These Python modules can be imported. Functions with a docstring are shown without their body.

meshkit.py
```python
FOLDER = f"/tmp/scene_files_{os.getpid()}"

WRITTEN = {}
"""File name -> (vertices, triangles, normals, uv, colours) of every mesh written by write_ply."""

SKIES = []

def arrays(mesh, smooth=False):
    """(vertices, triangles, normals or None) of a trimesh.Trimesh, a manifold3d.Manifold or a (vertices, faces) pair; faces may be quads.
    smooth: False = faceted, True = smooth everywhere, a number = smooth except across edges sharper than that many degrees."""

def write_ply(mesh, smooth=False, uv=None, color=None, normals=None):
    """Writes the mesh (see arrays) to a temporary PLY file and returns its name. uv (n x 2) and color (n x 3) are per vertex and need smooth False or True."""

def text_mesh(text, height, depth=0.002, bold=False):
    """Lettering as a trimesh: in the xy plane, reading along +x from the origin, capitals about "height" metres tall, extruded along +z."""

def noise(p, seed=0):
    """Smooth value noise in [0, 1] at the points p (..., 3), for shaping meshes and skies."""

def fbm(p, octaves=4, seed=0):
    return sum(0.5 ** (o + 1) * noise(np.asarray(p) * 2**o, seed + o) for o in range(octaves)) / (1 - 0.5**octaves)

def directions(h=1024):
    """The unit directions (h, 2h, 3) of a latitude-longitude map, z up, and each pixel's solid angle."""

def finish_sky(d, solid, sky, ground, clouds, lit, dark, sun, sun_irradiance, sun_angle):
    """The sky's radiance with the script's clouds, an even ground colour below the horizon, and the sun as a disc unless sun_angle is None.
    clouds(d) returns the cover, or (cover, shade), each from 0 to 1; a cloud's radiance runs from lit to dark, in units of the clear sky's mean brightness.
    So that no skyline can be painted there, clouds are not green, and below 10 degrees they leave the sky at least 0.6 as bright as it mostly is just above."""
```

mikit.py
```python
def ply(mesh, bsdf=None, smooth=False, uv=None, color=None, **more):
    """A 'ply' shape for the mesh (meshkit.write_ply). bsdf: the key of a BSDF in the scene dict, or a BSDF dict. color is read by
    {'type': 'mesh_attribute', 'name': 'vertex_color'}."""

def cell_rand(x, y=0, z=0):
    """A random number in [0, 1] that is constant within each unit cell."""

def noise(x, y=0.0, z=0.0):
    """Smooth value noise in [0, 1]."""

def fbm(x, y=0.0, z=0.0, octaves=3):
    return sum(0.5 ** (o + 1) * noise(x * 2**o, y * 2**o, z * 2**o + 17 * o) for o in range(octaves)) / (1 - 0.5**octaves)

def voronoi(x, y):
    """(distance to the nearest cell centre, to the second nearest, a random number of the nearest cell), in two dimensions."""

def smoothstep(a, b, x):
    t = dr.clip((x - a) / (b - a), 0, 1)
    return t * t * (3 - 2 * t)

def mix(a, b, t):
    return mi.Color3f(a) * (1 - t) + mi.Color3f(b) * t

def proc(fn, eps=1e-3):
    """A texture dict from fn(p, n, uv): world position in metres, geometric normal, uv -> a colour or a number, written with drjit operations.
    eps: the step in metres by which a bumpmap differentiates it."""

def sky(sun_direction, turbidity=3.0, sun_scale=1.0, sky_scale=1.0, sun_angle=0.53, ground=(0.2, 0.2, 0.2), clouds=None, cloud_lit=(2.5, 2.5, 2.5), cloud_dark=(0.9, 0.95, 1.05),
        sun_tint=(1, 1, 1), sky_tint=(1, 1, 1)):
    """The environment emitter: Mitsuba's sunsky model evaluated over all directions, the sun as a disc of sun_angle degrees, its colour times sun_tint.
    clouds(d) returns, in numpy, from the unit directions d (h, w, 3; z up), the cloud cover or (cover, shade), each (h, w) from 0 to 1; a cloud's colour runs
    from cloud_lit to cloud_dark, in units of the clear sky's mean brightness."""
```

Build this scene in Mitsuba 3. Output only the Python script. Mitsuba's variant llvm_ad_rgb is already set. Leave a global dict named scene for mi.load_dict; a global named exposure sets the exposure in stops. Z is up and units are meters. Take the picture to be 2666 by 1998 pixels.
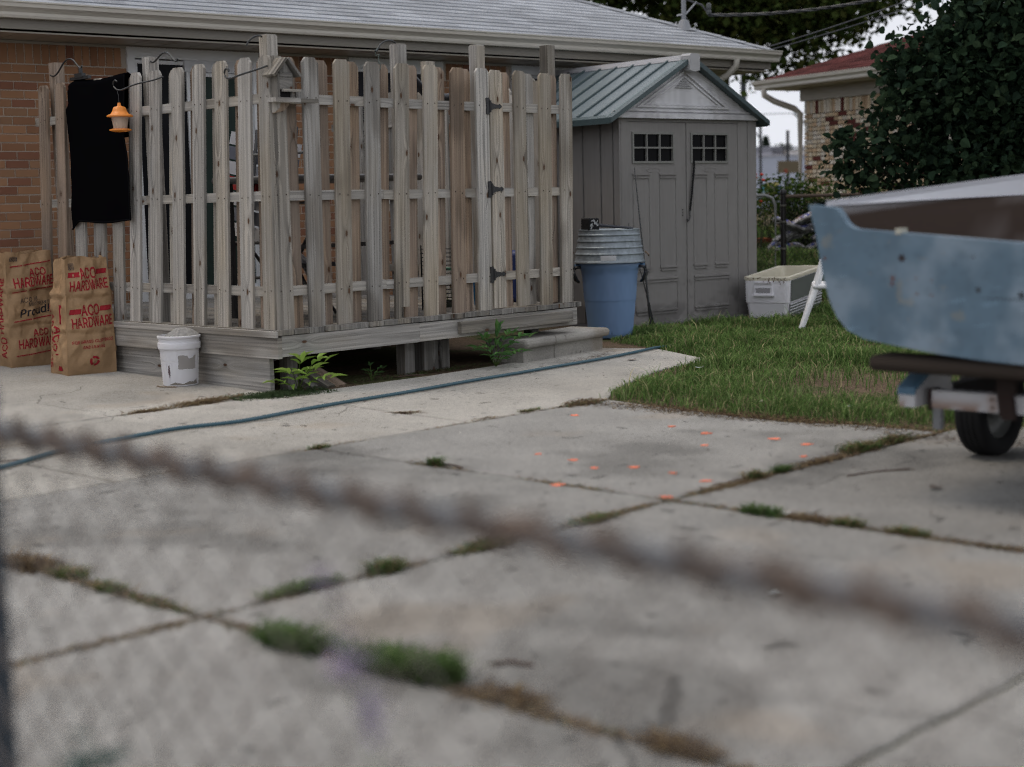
import math, random
import numpy as np, trimesh, shapely.geometry as sg, drjit as dr, mitsuba as mi
import mikit, meshkit
from mikit import noise, fbm, cell_rand, smoothstep, mix, voronoi

# ------------------------------------------------------------------ camera, sky, exposure
exposure = 2.0
T = mi.ScalarTransform4f
EYE = np.array([-6.5724, -8.5743, 1.2834])
FWD = np.array([0.715494, 0.688787, -0.116793])
UPV = np.array([0.101010, 0.063426, 0.992862])
scene = {
    "type": "scene",
    "camera": {"type": "thinlens", "fov": 36.80, "fov_axis": "x", "near_clip": 0.05, "far_clip": 2000.0,
               "aperture_radius": 0.0195, "focus_distance": 12.3,
               "to_world": T().look_at(origin=EYE.tolist(), target=(EYE + FWD).tolist(), up=UPV.tolist())},
    "sky": mikit.sky([-0.25, 0.35, 0.9], turbidity=4, sun_scale=0.16, sun_angle=24, sky_scale=1.0,
                     clouds=lambda d: (np.ones(d.shape[:2]), np.clip(0.55 * meshkit.fbm(d * np.array([1.6, 1.6, 4.0]), 4, 3) + 0.05, 0, 1)),
                     cloud_lit=(2.32, 2.35, 2.45), cloud_dark=(1.15, 1.22, 1.4), ground=(0.2, 0.2, 0.18)),
}
labels = {}
rng = np.random.default_rng(7)
random.seed(7)
PI = math.pi

# ------------------------------------------------------------------ materials
def V3(c): return {"type": "rgb", "value": list(c)}
VC = {"type": "mesh_attribute", "name": "vertex_color"}
def prin(color, rough=0.8, spec=0.35, **k):
    return {"type": "twosided", "b": {"type": "principled", "base_color": color, "roughness": rough, "specular": spec, **k}}
scene["rough_paint"] = prin(VC, 0.9, 0.2)
scene["satin_paint"] = prin(VC, 0.42, 0.5)
scene["gloss_paint"] = prin(VC, 0.08, 0.6)
scene["dim_glass"] = prin(VC, 0.08, 0.03)
scene["black_cloth"] = {"type": "twosided", "b": {"type": "diffuse", "reflectance": VC}}
scene["worn_metal"] = prin(VC, 0.5, 0.5, metallic=0.8)
scene["leaf"] = {"type": "principledthin", "base_color": VC, "roughness": 0.55, "diff_trans": 0.55, "spec_trans": 0.0}
scene["clear_plastic"] = {"type": "blendbsdf", "weight": 0.55, "a": prin(V3((0.75, 0.62, 0.5)), 0.3), "b": {"type": "thindielectric"}}

def f_wood(p, n, uv):
    idv = dr.floor(uv.x / 4); x = uv.x - 4 * idv - 2; y = uv.y
    r1, r2, r3 = cell_rand(idv, 1), cell_rand(idv, 2), cell_rand(idv, 3)
    kc = dr.floor(y / 0.47 + r1)
    kx = (cell_rand(idv, kc, 5) - 0.5) * 0.12
    ky = (kc + 0.25 + 0.5 * cell_rand(idv, kc, 6) - r1) * 0.47
    on = dr.select(cell_rand(idv, kc, 7) > 0.5, 1.0, 0.0)
    dk = dr.sqrt(dr.square(x - kx) + dr.square((y - ky) * 0.45))
    bend = on * 0.03 * dr.exp(-dr.square(dk / 0.035)) * dr.select(x > kx, 1.0, -1.0)
    gx = x + bend + 0.012 * noise(y * 1.3, idv * 7.1, 3)
    grain = fbm(gx * 95, y * 1.6, idv * 3.3, octaves=3)
    fine = noise(gx * 520, y * 9, idv * 1.7)
    blot = fbm(x * 7 + idv * 5, y * 1.9, idv, octaves=4)
    t = dr.clip(-0.15 + 0.65 * r1 + 1.3 * (blot - 0.5), 0, 1)
    grey, tan, brown = mi.Color3f(0.342, 0.328, 0.308), mi.Color3f(0.346, 0.302, 0.238), mi.Color3f(0.20, 0.125, 0.075)
    c = grey * (1 - t) + tan * t
    isb = dr.select((idv > 3000) & (idv < 4550), 1.0, 0.0)
    warm = dr.select(idv > 4550, 1.0, 0.0)
    c = c * (1 - warm * mi.Color3f(0.0, 0.035, 0.085))
    c = c * (1 - isb) + isb * (brown * (0.45 + 0.75 * blot) + c * 0.42)
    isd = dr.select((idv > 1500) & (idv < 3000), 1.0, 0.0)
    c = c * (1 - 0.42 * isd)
    c = c * (0.36 + 1.1 * grain) * (0.86 + 0.28 * fine) * (0.86 + 0.36 * r2)
    crack = smoothstep(0.80, 0.87, noise(gx * 60 + 9, y * 0.7, idv * 2.1 + 40)) * smoothstep(0.45, 0.6, noise(gx * 4, y * 1.1, idv + 80))
    c = c * (1 - 0.35 * crack)
    kn = on * (1 - smoothstep(0.006, 0.014, dk))
    ring = on * dr.exp(-dr.square(dk / 0.022))
    c = c * (1 - 0.3 * ring) * (1 - kn) + kn * mi.Color3f(0.09, 0.05, 0.03)
    streak = smoothstep(0.55, 0.85, noise(x * 30 + 3, y * 0.8, idv * 9.7)) * smoothstep(0.4, 0.75, noise(y * 1.1, idv * 4.4, 8))
    damp = smoothstep(0.58, 0.74, fbm(x * 3 + idv * 2.2, y * 1.25 + 7, idv + 3, octaves=3))
    c = c * (1 - damp * mi.Color3f(0.34, 0.36, 0.38))
    return c * (1 - 0.42 * streak)
scene["weathered_wood"] = prin(mikit.proc(f_wood), 0.88, 0.2)

def f_conc(light):
    def fn(p, n, uv):
        x, y = p.x, p.y
        zz = p.z * dr.select(p.z > 0.02, 1.0, 0.0)
        big = fbm(x * 0.55 + 3, y * 0.55, 1, octaves=3)
        med = fbm(x * 3.1, y * 3.1, 5 + zz * 6, octaves=4)
        sp = noise(x * 210, y * 210, 2 + zz * 210); sp2 = noise(x * 75, y * 75, 9 + zz * 75)
        k = (0.72 + 0.3 * big + 0.34 * (med - 0.5) + 0.30 * (sp - 0.5) + 0.24 * (sp2 - 0.5))
        base = mi.Color3f(0.358, 0.342, 0.311) if light else mi.Color3f(0.258, 0.252, 0.239)
        c = base * k
        sid = cell_rand(dr.floor((x + 1.435) / 2.385), dr.floor((y + 2.15) / 2.4), 4)
        c = c * (0.92 + 0.16 * sid)
        dark = smoothstep(0.60, 0.78, fbm(x * 1.3 + 11, y * 1.3 + 4, 3, octaves=4))
        c = c * (1 - (0.20 if light else 0.36) * dark)
        rust = smoothstep(0.66, 0.82, fbm(x * 1.7 + 31, y * 1.7 + 14, 8, octaves=3))
        c = c * (1 - rust * 0.22) + rust * 0.22 * mi.Color3f(0.27, 0.20, 0.13)
        spot = smoothstep(0.90, 0.95, noise(x * 13, y * 17, 21 + zz * 14))
        c = c * (1 - 0.55 * spot)
        ck1, ck2, ck3 = voronoi(x * 0.62 + 0.10 * noise(x * 6, y * 6, 1), y * 0.62 + 0.10 * noise(x * 6, y * 6, 2))
        crk = (1 - smoothstep(0.004, 0.010, ck2 - ck1)) * smoothstep(0.48, 0.6, noise(x * 0.8, y * 0.8, 17))
        c = c * (1 - 0.45 * crk)
        pit = smoothstep(0.86, 0.93, noise(x * 60 + 5, y * 60, 33 + zz * 60))
        return c * (1 - 0.3 * pit)
    return fn
def f_cbump(p, n, uv): return 0.0022 * noise(p.x * 160, p.y * 160, p.z * 160) + 0.004 * fbm(p.x * 9, p.y * 9, 3)
for nm, li in (("concrete_light", True), ("concrete_grey", False)):
    scene[nm] = {"type": "twosided", "b": {"type": "bumpmap", "t": mikit.proc(f_cbump), "scale": 1.0, "b": {"type": "principled", "base_color": mikit.proc(f_conc(li)), "roughness": 0.93, "specular": 0.2}}}

def f_soil(p, n, uv):
    m = fbm(p.x * 2.2, p.y * 2.2, 1, octaves=4); s = noise(p.x * 70, p.y * 70, 2)
    c = mix((0.085, 0.062, 0.043), (0.060, 0.062, 0.030), smoothstep(0.45, 0.6, m))
    return c * (0.55 + 0.9 * s)
scene["soil"] = prin(mikit.proc(f_soil), 0.97, 0.1)

def f_shingle(p, n, uv):
    r = cell_rand(dr.floor(uv.x / 0.31 + 0.5 * cell_rand(dr.floor(uv.y / 0.14), 3)), dr.floor(uv.y / 0.14))
    s = noise(p.x * 160, p.y * 160, p.z * 160)
    w = fbm(uv.x * 0.8, uv.y * 0.5, 4)
    return mi.Color3f(0.27, 0.285, 0.31) * (0.78 + 0.3 * r) * (0.75 + 0.5 * s) * (0.8 + 0.4 * w)
scene["grey_shingle"] = prin(mikit.proc(f_shingle), 0.95, 0.15)

def f_redshingle(p, n, uv):
    r = cell_rand(dr.floor(uv.x / 0.24 + 0.5 * cell_rand(dr.floor(uv.y / 0.14), 3)), dr.floor(uv.y / 0.14))
    s = noise(p.x * 90, p.y * 90, p.z * 90)
    return mi.Color3f(0.072, 0.023, 0.022) * (0.55 + 0.75 * r) * (0.75 + 0.5 * s)
scene["red_shingle"] = prin(mikit.proc(f_redshingle), 0.95, 0.15)

def f_resin(p, n, uv):
    a = fbm(p.x * 1.5 + p.y * 1.5, p.z * 0.8, 3); b = noise((p.x + p.y) * 130, p.z * 7, 5)
    st = smoothstep(0.55, 0.8, fbm((p.x + p.y) * 9, p.z * 1.3, 8))
    return mi.Color3f(0.205, 0.196, 0.190) * (0.88 + 0.24 * a) * (0.95 + 0.1 * b) * (1 - 0.04 * st) * (1 - 0.30 * smoothstep(0.52, 0.75, fbm((p.x + p.y) * 5, p.z * 7, 21) + 0.25 - 0.9 * p.z))
def f_resinbump(p, n, uv): return 0.0006 * noise((p.x + p.y) * 260, p.z * 12, 5)
scene["shed_resin"] = {"type": "twosided", "b": {"type": "bumpmap", "t": mikit.proc(f_resinbump), "scale": 1.0, "b": {"type": "principled", "base_color": mikit.proc(f_resin), "roughness": 0.6, "specular": 0.3}}}
def f_gable(p, n, uv):
    a = fbm(p.x * 3 + p.y * 3, p.z * 5, 3, octaves=4); st = noise((p.x + p.y) * 26, p.z * 1.5, 8)
    return mix((0.37, 0.365, 0.375), (0.52, 0.52, 0.54), smoothstep(0.3, 0.7, a)) * (0.85 + 0.25 * st)
scene["faded_resin"] = prin(mikit.proc(f_gable), 0.65, 0.3)

def f_hull(p, n, uv):
    y, z = p.y, p.z
    a = fbm(y * 4.2 + 5, z * 4.6, p.x * 2, octaves=4); b = fbm(y * 13, z * 11, p.x * 6, octaves=3)
    c = mix((0.092, 0.148, 0.203), (0.178, 0.238, 0.300), smoothstep(0.36, 0.66, a))
    c = c * (0.88 + 0.24 * b)
    run = smoothstep(0.62, 0.85, noise(y * 16, z * 1.6, 3)) * 0.10
    c = c * (1 - run)
    scr = smoothstep(0.80, 0.88, noise(y * 7 + z * 3, z * 95 + y * 14, 5)) * smoothstep(0.45, 0.6, noise(y * 6, z * 6, 12))
    c = c * (1 + 0.28 * scr)
    gr = smoothstep(0.60, 0.80, fbm(y * 30, z * 30, 4, octaves=3))
    c = c * (1 - 0.10 * gr)
    chip = smoothstep(0.88, 0.91, noise(y * 46, z * 46, 31)) * smoothstep(0.5, 0.62, noise(y * 4, z * 4, 6))
    c = c * (1 - 0.3 * chip) + 0.3 * chip * mi.Color3f(0.20, 0.19, 0.175)
    seam = (1 - smoothstep(0.002, 0.005, dr.abs(z - 0.868 - 0.02 * (y + 5.9)))) * smoothstep(-5.72, -5.80, y)
    c = c * (1 - 0.5 * seam)
    for sy, sz, r, col in ((-5.405, 1.022, 0.016, (0.02, 0.014, 0.016)), (-5.364, 0.94, 0.012, (0.10, 0.05, 0.045)), (-5.362, 0.918, 0.008, (0.08, 0.03, 0.03)), (-5.045, 1.018, 0.009, (0.10, 0.05, 0.045)),
                           (-5.47, 0.943, 0.006, (0.12, 0.07, 0.06)), (-5.54, 0.935, 0.006, (0.12, 0.07, 0.06)), (-5.475, 0.88, 0.006, (0.12, 0.07, 0.06)), (-5.54, 0.876, 0.006, (0.12, 0.07, 0.06)), (-5.715, 1.03, 0.006, (0.05, 0.05, 0.06)), (-5.74, 0.90, 0.012, (0.03, 0.04, 0.05)), (-5.915, 0.885, 0.014, (0.03, 0.04, 0.05))):
        d = dr.sqrt(dr.square(y - sy) + dr.square(z - sz)) + 0.006 * (noise(y * 150, z * 150, 7) - 0.5)
        k = 1 - smoothstep(r * 0.6, r * 1.2, d)
        c = c * (1 - k) + mi.Color3f(col) * k
    for sy, sz, ry, rz in ((-5.395, 0.885, 0.016, 0.05), (-5.655, 0.80, 0.035, 0.025), (-5.06, 1.09, 0.03, 0.03), (-5.43, 0.845, 0.03, 0.02)):
        d = dr.sqrt(dr.square((y - sy) / ry) + dr.square((z - sz) / rz)) + 0.9 * (noise(y * 60, z * 60, 9) - 0.5)
        k = (1 - smoothstep(0.5, 1.2, d)) * 0.35
        c = c * (1 - k) + mi.Color3f(0.22, 0.20, 0.15) * k
    return c
scene["hull_paint"] = prin(mikit.proc(f_hull), 0.6, 0.35)

def f_kraft(p, n, uv):
    a = fbm(p.x * 6, p.y * 6, p.z * 6, octaves=4); s = noise(p.x * 150, p.y * 150, p.z * 150)
    return mi.Color3f(0.355, 0.228, 0.128) * (0.78 + 0.4 * a) * (0.93 + 0.14 * s)
def f_kraftbump(p, n, uv): return 0.010 * fbm(p.x * 11 + 3, p.y * 11, p.z * 9, octaves=3) + 0.012 * dr.abs(noise(p.x * 7 + p.y * 7, p.z * 5, 3) - 0.5)
scene["kraft_paper"] = {"type": "twosided", "b": {"type": "bumpmap", "t": mikit.proc(f_kraftbump), "scale": 1.0, "b": {"type": "principled", "base_color": mikit.proc(f_kraft), "roughness": 0.75, "specular": 0.25}}}

def f_galv(p, n, uv):
    d1, d2, r = voronoi((p.x - p.y) * 34, p.z * 34); a = fbm((p.x - p.y) * 5, p.z * 5, 3, octaves=4)
    return mi.Color3f(0.300, 0.345, 0.385) * (0.62 + 0.25 * r + 0.5 * (a - 0.4))
scene["galvanized"] = prin(mikit.proc(f_galv), 0.5, 0.5, metallic=0.55)

def f_fenceiron(p, n, uv):
    a = fbm(p.x * 26, p.y * 26, p.z * 26, octaves=3)
    return mix((0.125, 0.135, 0.15), (0.10, 0.066, 0.048), smoothstep(0.45, 0.65, a))
scene["rusty_pipe"] = prin(mikit.proc(f_fenceiron), 0.7, 0.4)

# ------------------------------------------------------------------ helpers
def key_for(k):
    if k not in scene and k not in places: return k
    i = 1
    while f"{k}_{i:03d}" in scene or f"{k}_{i:03d}" in places: i += 1
    return f"{k}_{i:03d}"
places = set()
def thing(name, label, cat, group=None, kind=None):
    k = key_for(name); places.add(k)
    tag(k, label, cat, group, kind); return k
def tag(k, label=None, cat=None, group=None, kind=None):
    labels[k] = {a: b for a, b in (("label", label), ("category", cat), ("group", group), ("kind", kind)) if b}
    return k

class MB:
    """collects faceted or smooth pieces with uv and colour per vertex"""
    def __init__(s): s.v, s.f, s.uv, s.c, s.n = [], [], [], [], 0
    def raw(s, v, f, uv=None, c=(0.5, 0.5, 0.5)):
        v = np.asarray(v, float); f = np.asarray(f, int)
        if f.shape[1] == 4: f = np.vstack([f[:, [0, 1, 2]], f[:, [0, 2, 3]]])
        s.v.append(v); s.f.append(f + s.n); s.n += len(v)
        s.uv.append(np.zeros((len(v), 2)) if uv is None else np.asarray(uv, float))
        c = np.asarray(c, float); s.c.append(np.broadcast_to(c, (len(v), 3)) if c.ndim == 1 else c)
        return s
    def board(s, o, a, b, l, idv=0, c=(0.5, 0.5, 0.5)):
        """box with corner o and edge vectors a (width), b (thickness), l (length, along the grain)"""
        o, a, b, l = (np.asarray(x, float) for x in (o, a, b, l))
        A, Bn, L = np.linalg.norm(a), np.linalg.norm(b), np.linalg.norm(l)
        if np.dot(np.cross(a, b), l) < 0: o, a = o + a, -a
        q, uv, F = [], [], []
        def face(p0, e1, e2, u0, u1, v0, v1):
            i = len(q); q.extend([p0, p0 + e1, p0 + e1 + e2, p0 + e2]); uv.extend([(u0, v0), (u1, v0), (u1, v1), (u0, v1)]); F.append((i, i + 1, i + 2, i + 3))
        h = A / 2
        face(o, a, l, -h, h, 0, L); face(o + a + b, -a, l, h + .2, -h + .2, 0, L)
        face(o + a, b, l, .5, .5 + Bn, 0, L); face(o + b, -b, l, .8 + Bn, .8, 0, L)
        face(o + l, a, b, -h, h, L, L + Bn); face(o + b, a, -b, -h, h, -Bn, 0)
        uv = np.array(uv); uv[:, 0] += 4 * idv + 2
        return s.raw(q, F, uv, c)
    def box(s, lo, hi, c=(0.5, 0.5, 0.5), idv=0, grain=0, fr=None):
        lo, hi = np.asarray(lo, float), np.asarray(hi, float); d = hi - lo; E = np.eye(3)
        ax = [i for i in range(3) if i != grain]
        if d[ax[1]] > d[ax[0]]: ax = ax[::-1]
        o, a, b, l = lo, E[ax[0]] * d[ax[0]], E[ax[1]] * d[ax[1]], E[grain] * d[grain]
        if fr is not None: o, a, b, l = fr.p(o), fr.d(a), fr.d(b), fr.d(l)
        return s.board(o, a, b, l, idv, c)
    def mesh(s, m, c=(0.5, 0.5, 0.5)):
        if hasattr(m, "vertices"): return s.raw(m.vertices, m.faces, None, c)
        return s.raw(m[0], m[1], None, c)
    def tube(s, pts, r, c=(0.5, 0.5, 0.5), sides=8, cap=True):
        p = np.asarray(pts, float); t = np.gradient(p, axis=0); t /= np.linalg.norm(t, axis=1, keepdims=True) + 1e-12
        ref = np.array([0, 0, 1.0]) if abs(t[:, 2]).mean() < 0.8 else np.array([1.0, 0.2, 0])
        a = np.cross(t, ref); a /= np.linalg.norm(a, axis=1, keepdims=True) + 1e-12; b = np.cross(t, a)
        R = np.broadcast_to(r, (len(p),)); ang = np.arange(sides) * 2 * PI / sides
        v = (p[:, None] + R[:, None, None] * (np.cos(ang)[None, :, None] * a[:, None] + np.sin(ang)[None, :, None] * b[:, None])).reshape(-1, 3)
        i, j = np.meshgrid(np.arange(len(p) - 1), np.arange(sides), indexing="ij")
        q = np.stack([i * sides + j, (i + 1) * sides + j, (i + 1) * sides + (j + 1) % sides, i * sides + (j + 1) % sides], -1).reshape(-1, 4)
        f = np.vstack([q[:, [0, 1, 2]], q[:, [0, 2, 3]]])
        if cap:
            n = len(v); v = np.vstack([v, p[:1], p[-1:]]); k = np.arange(sides)
            f = np.vstack([f, np.c_[np.full(sides, n), k, (k + 1) % sides], np.c_[np.full(sides, n + 1), (len(p) - 1) * sides + (k + 1) % sides, (len(p) - 1) * sides + k]])
        return s.raw(v, f, None, c)
    def lathe(s, prof, c=(0.5, 0.5, 0.5), sides=40, at=(0, 0, 0)):
        prof = np.asarray(prof, float); ang = np.arange(sides) * 2 * PI / sides; n = len(prof)
        v = np.stack([prof[:, 0][:, None] * np.cos(ang), prof[:, 0][:, None] * np.sin(ang), np.broadcast_to(prof[:, 1][:, None], (n, sides))], -1).reshape(-1, 3) + np.asarray(at)
        i, j = np.meshgrid(np.arange(n - 1), np.arange(sides), indexing="ij")
        q = np.stack([i * sides + j, i * sides + (j + 1) % sides, (i + 1) * sides + (j + 1) % sides, (i + 1) * sides + j], -1).reshape(-1, 4)
        return s.raw(v, q, None, c)
    def prism(s, poly, o, ea, eb, en, depth, c=(0.5, 0.5, 0.5), idv=0):
        """polygon (list of 2D points or shapely polygon) in the plane o + x*ea + y*eb, extruded by depth along en"""
        P = poly if hasattr(poly, "exterior") else sg.Polygon(poly)
        m = trimesh.creation.extrude_polygon(P, 1.0, engine="earcut")
        q = np.asarray(m.vertices); o, ea, eb, en = (np.asarray(x, float) for x in (o, ea, eb, en))
        v = o + q[:, :1] * ea + q[:, 1:2] * eb + q[:, 2:] * depth * en
        f = np.asarray(m.faces)
        if np.dot(np.cross(ea, eb), en * depth) < 0: f = f[:, ::-1]
        uv = np.c_[q[:, 0] + 4 * idv + 2, q[:, 1]]
        vv = v[f].reshape(-1, 3); return s.raw(vv, np.arange(len(vv)).reshape(-1, 3), uv[f].reshape(-1, 2), c)
    def add(s, name, bsdf, parent=None, smooth=False, label=None, kind=None, cat=None, group=None):
        k = key_for(f"{parent}__{name}" if parent else name)
        v, f, uv, c = np.vstack(s.v), np.vstack(s.f), np.vstack(s.uv), np.vstack(s.c)
        if smooth and smooth is not True:     # split by angle keeping attributes is not available: facet-split colours per vertex
            m = trimesh.Trimesh(v, f, process=False); m.merge_vertices(merge_tex=True, merge_norm=True)
            fn = m.face_normals; cosl = math.cos(math.radians(smooth))
            tri = np.asarray(m.vertices)[m.faces].reshape(-1, 3)
            vn = np.zeros((len(m.vertices), 3)); np.add.at(vn, m.faces.ravel(), np.repeat(fn * m.area_faces[:, None], 3, 0)); vn /= np.linalg.norm(vn, axis=1, keepdims=True) + 1e-12
            nn = vn[m.faces].reshape(-1, 3); ff = np.repeat(fn, 3, 0)
            n = np.where((nn * ff).sum(1, keepdims=True) > cosl, nn, ff)
            kd = np.asarray(c); 
            path = meshkit.write_ply((tri, np.arange(len(tri)).reshape(-1, 3)), False, None, c[f].reshape(-1, 3) if len(m.faces) == len(f) else None, normals=n)
            scene[k] = {"type": "ply", "filename": path, "face_normals": False, "bsdf": {"type": "ref", "id": bsdf}}
        else:
            scene[k] = mikit.ply((v, f), bsdf, smooth=bool(smooth), uv=uv, color=c)
        if label or kind or cat: tag(k, label, cat, group, kind)
        return k

class Frame:
    """a house's or shed's own axes: u along its front, w inwards, z up"""
    def __init__(s, o, deg):
        t = math.radians(deg); s.o = np.array([o[0], o[1], o[2] if len(o) > 2 else 0.0]); s.u = np.array([math.cos(t), math.sin(t), 0]); s.w = np.array([-math.sin(t), math.cos(t), 0]); s.z = np.array([0, 0, 1.0])
    def d(s, q): return q[0] * s.u + q[1] * s.w + q[2] * s.z
    def p(s, q): return s.o + s.d(q)
    def pts(s, q): q = np.atleast_2d(np.asarray(q, float)); return s.o + q[:, :1] * s.u + q[:, 1:2] * s.w + q[:, 2:3] * s.z
WID = [0]
def wid(kind=0):
    WID[0] += 1; return WID[0] % 1400 + {0: 0, "dark": 1600, "brown": 3100, "warm": 4600}[kind]
def jit(c, a=0.08): return tuple(np.array(c) * (1 + a * (rng.random() * 2 - 1)) )
def fwd(x, y): return (x - EYE[0]) * 0.7204 + (y - EYE[1]) * 0.6935
def ground_z(x, y):
    d = np.asarray(fwd(x, y)); return -0.015 + np.interp(d, [0, 16.3, 17.3, 19, 21.5, 25, 60, 2000], [0, 0, 0.08, 0.245, 0.50, 0.72, 0.80, 0.8])
def patio_z(x, y): return 0.02 * max(y, 0.0) if x < 0.3 else 0.0

# ------------------------------------------------------------------ ground, driveway
gx = np.r_[-700, -200, -60, np.arange(-16, 30, 0.5), 45, 60, 100, 250, 700]; gy = np.r_[-700, -200, -60, np.arange(-16, 30, 0.5), 45, 60, 100, 250, 700]
X, Y = np.meshgrid(gx, gy, indexing="ij"); Z = ground_z(X, Y) + 0.012 * (meshkit.fbm(np.stack([X * 1.3, Y * 1.3, X * 0], -1), 3, 2) - 0.5)
i, j = np.meshgrid(np.arange(len(gx) - 1), np.arange(len(gy) - 1), indexing="ij"); n = len(gy)
q = np.stack([i * n + j, (i + 1) * n + j, (i + 1) * n + j + 1, i * n + j + 1], -1).reshape(-1, 4)
MB().raw(np.stack([X, Y, Z], -1).reshape(-1, 3), q).add("ground", "soil", smooth=True, label="bare soil under the lawn and in the joints of the driveway", cat="ground", kind="structure")

drive = thing("driveway", "concrete driveway of square slabs with weedy joints and orange paint dots", "driveway", kind="structure")
def slab(poly, bsdf, zf=lambda x, y: 0 * x, name="slab"):
    """a slab with softened, slightly ragged edges"""
    P = sg.Polygon(poly).buffer(-0.009); pts = []
    ring = np.array(P.exterior.coords)[:-1]
    for a, b in zip(ring, np.roll(ring, -1, 0)):
        k = max(2, int(np.linalg.norm(b - a) / 0.07)); pts += [a + (b - a) * t for t in np.arange(k) / k]
    pts = np.array(pts); pts += (meshkit.noise(np.c_[pts * 9, pts[:, :1] * 0], 4)[:, None] - 0.5) * 0.012
    P = sg.Polygon(pts).buffer(0); inner = P.buffer(-0.012)
    m = trimesh.creation.triangulate_polygon(inner, engine="earcut")
    mb = MB(); v = np.c_[m[0], zf(m[0][:, 0], m[0][:, 1])]
    f = m[1]; cr = np.cross(v[f[:, 1]] - v[f[:, 0]], v[f[:, 2]] - v[f[:, 0]])[:, 2]; f = np.where(cr[:, None] < 0, f[:, ::-1], f)
    mb.raw(v, f)
    a = np.array(P.exterior.coords)[:-1]; b = np.array([inner.exterior.interpolate(inner.exterior.project(sg.Point(p))).coords[0] for p in a])
    za, zb = zf(a[:, 0], a[:, 1]), zf(b[:, 0], b[:, 1]); k = len(a)
    v = np.vstack([np.c_[b, zb], np.c_[a, za - 0.007], np.c_[a, za - 0.09]]); I = np.arange(k); J = (I + 1) % k
    mb.raw(v, np.vstack([np.c_[I, J, k + J, k + I], np.c_[k + I, k + J, 2 * k + J, 2 * k + I]]))
    return mb.add(name, bsdf, drive)
JX = [-10.99, -8.605, -6.22, -3.825, -1.435]; JY = [-2.15, -4.55, -6.78, -9.2, -11.6]
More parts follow.
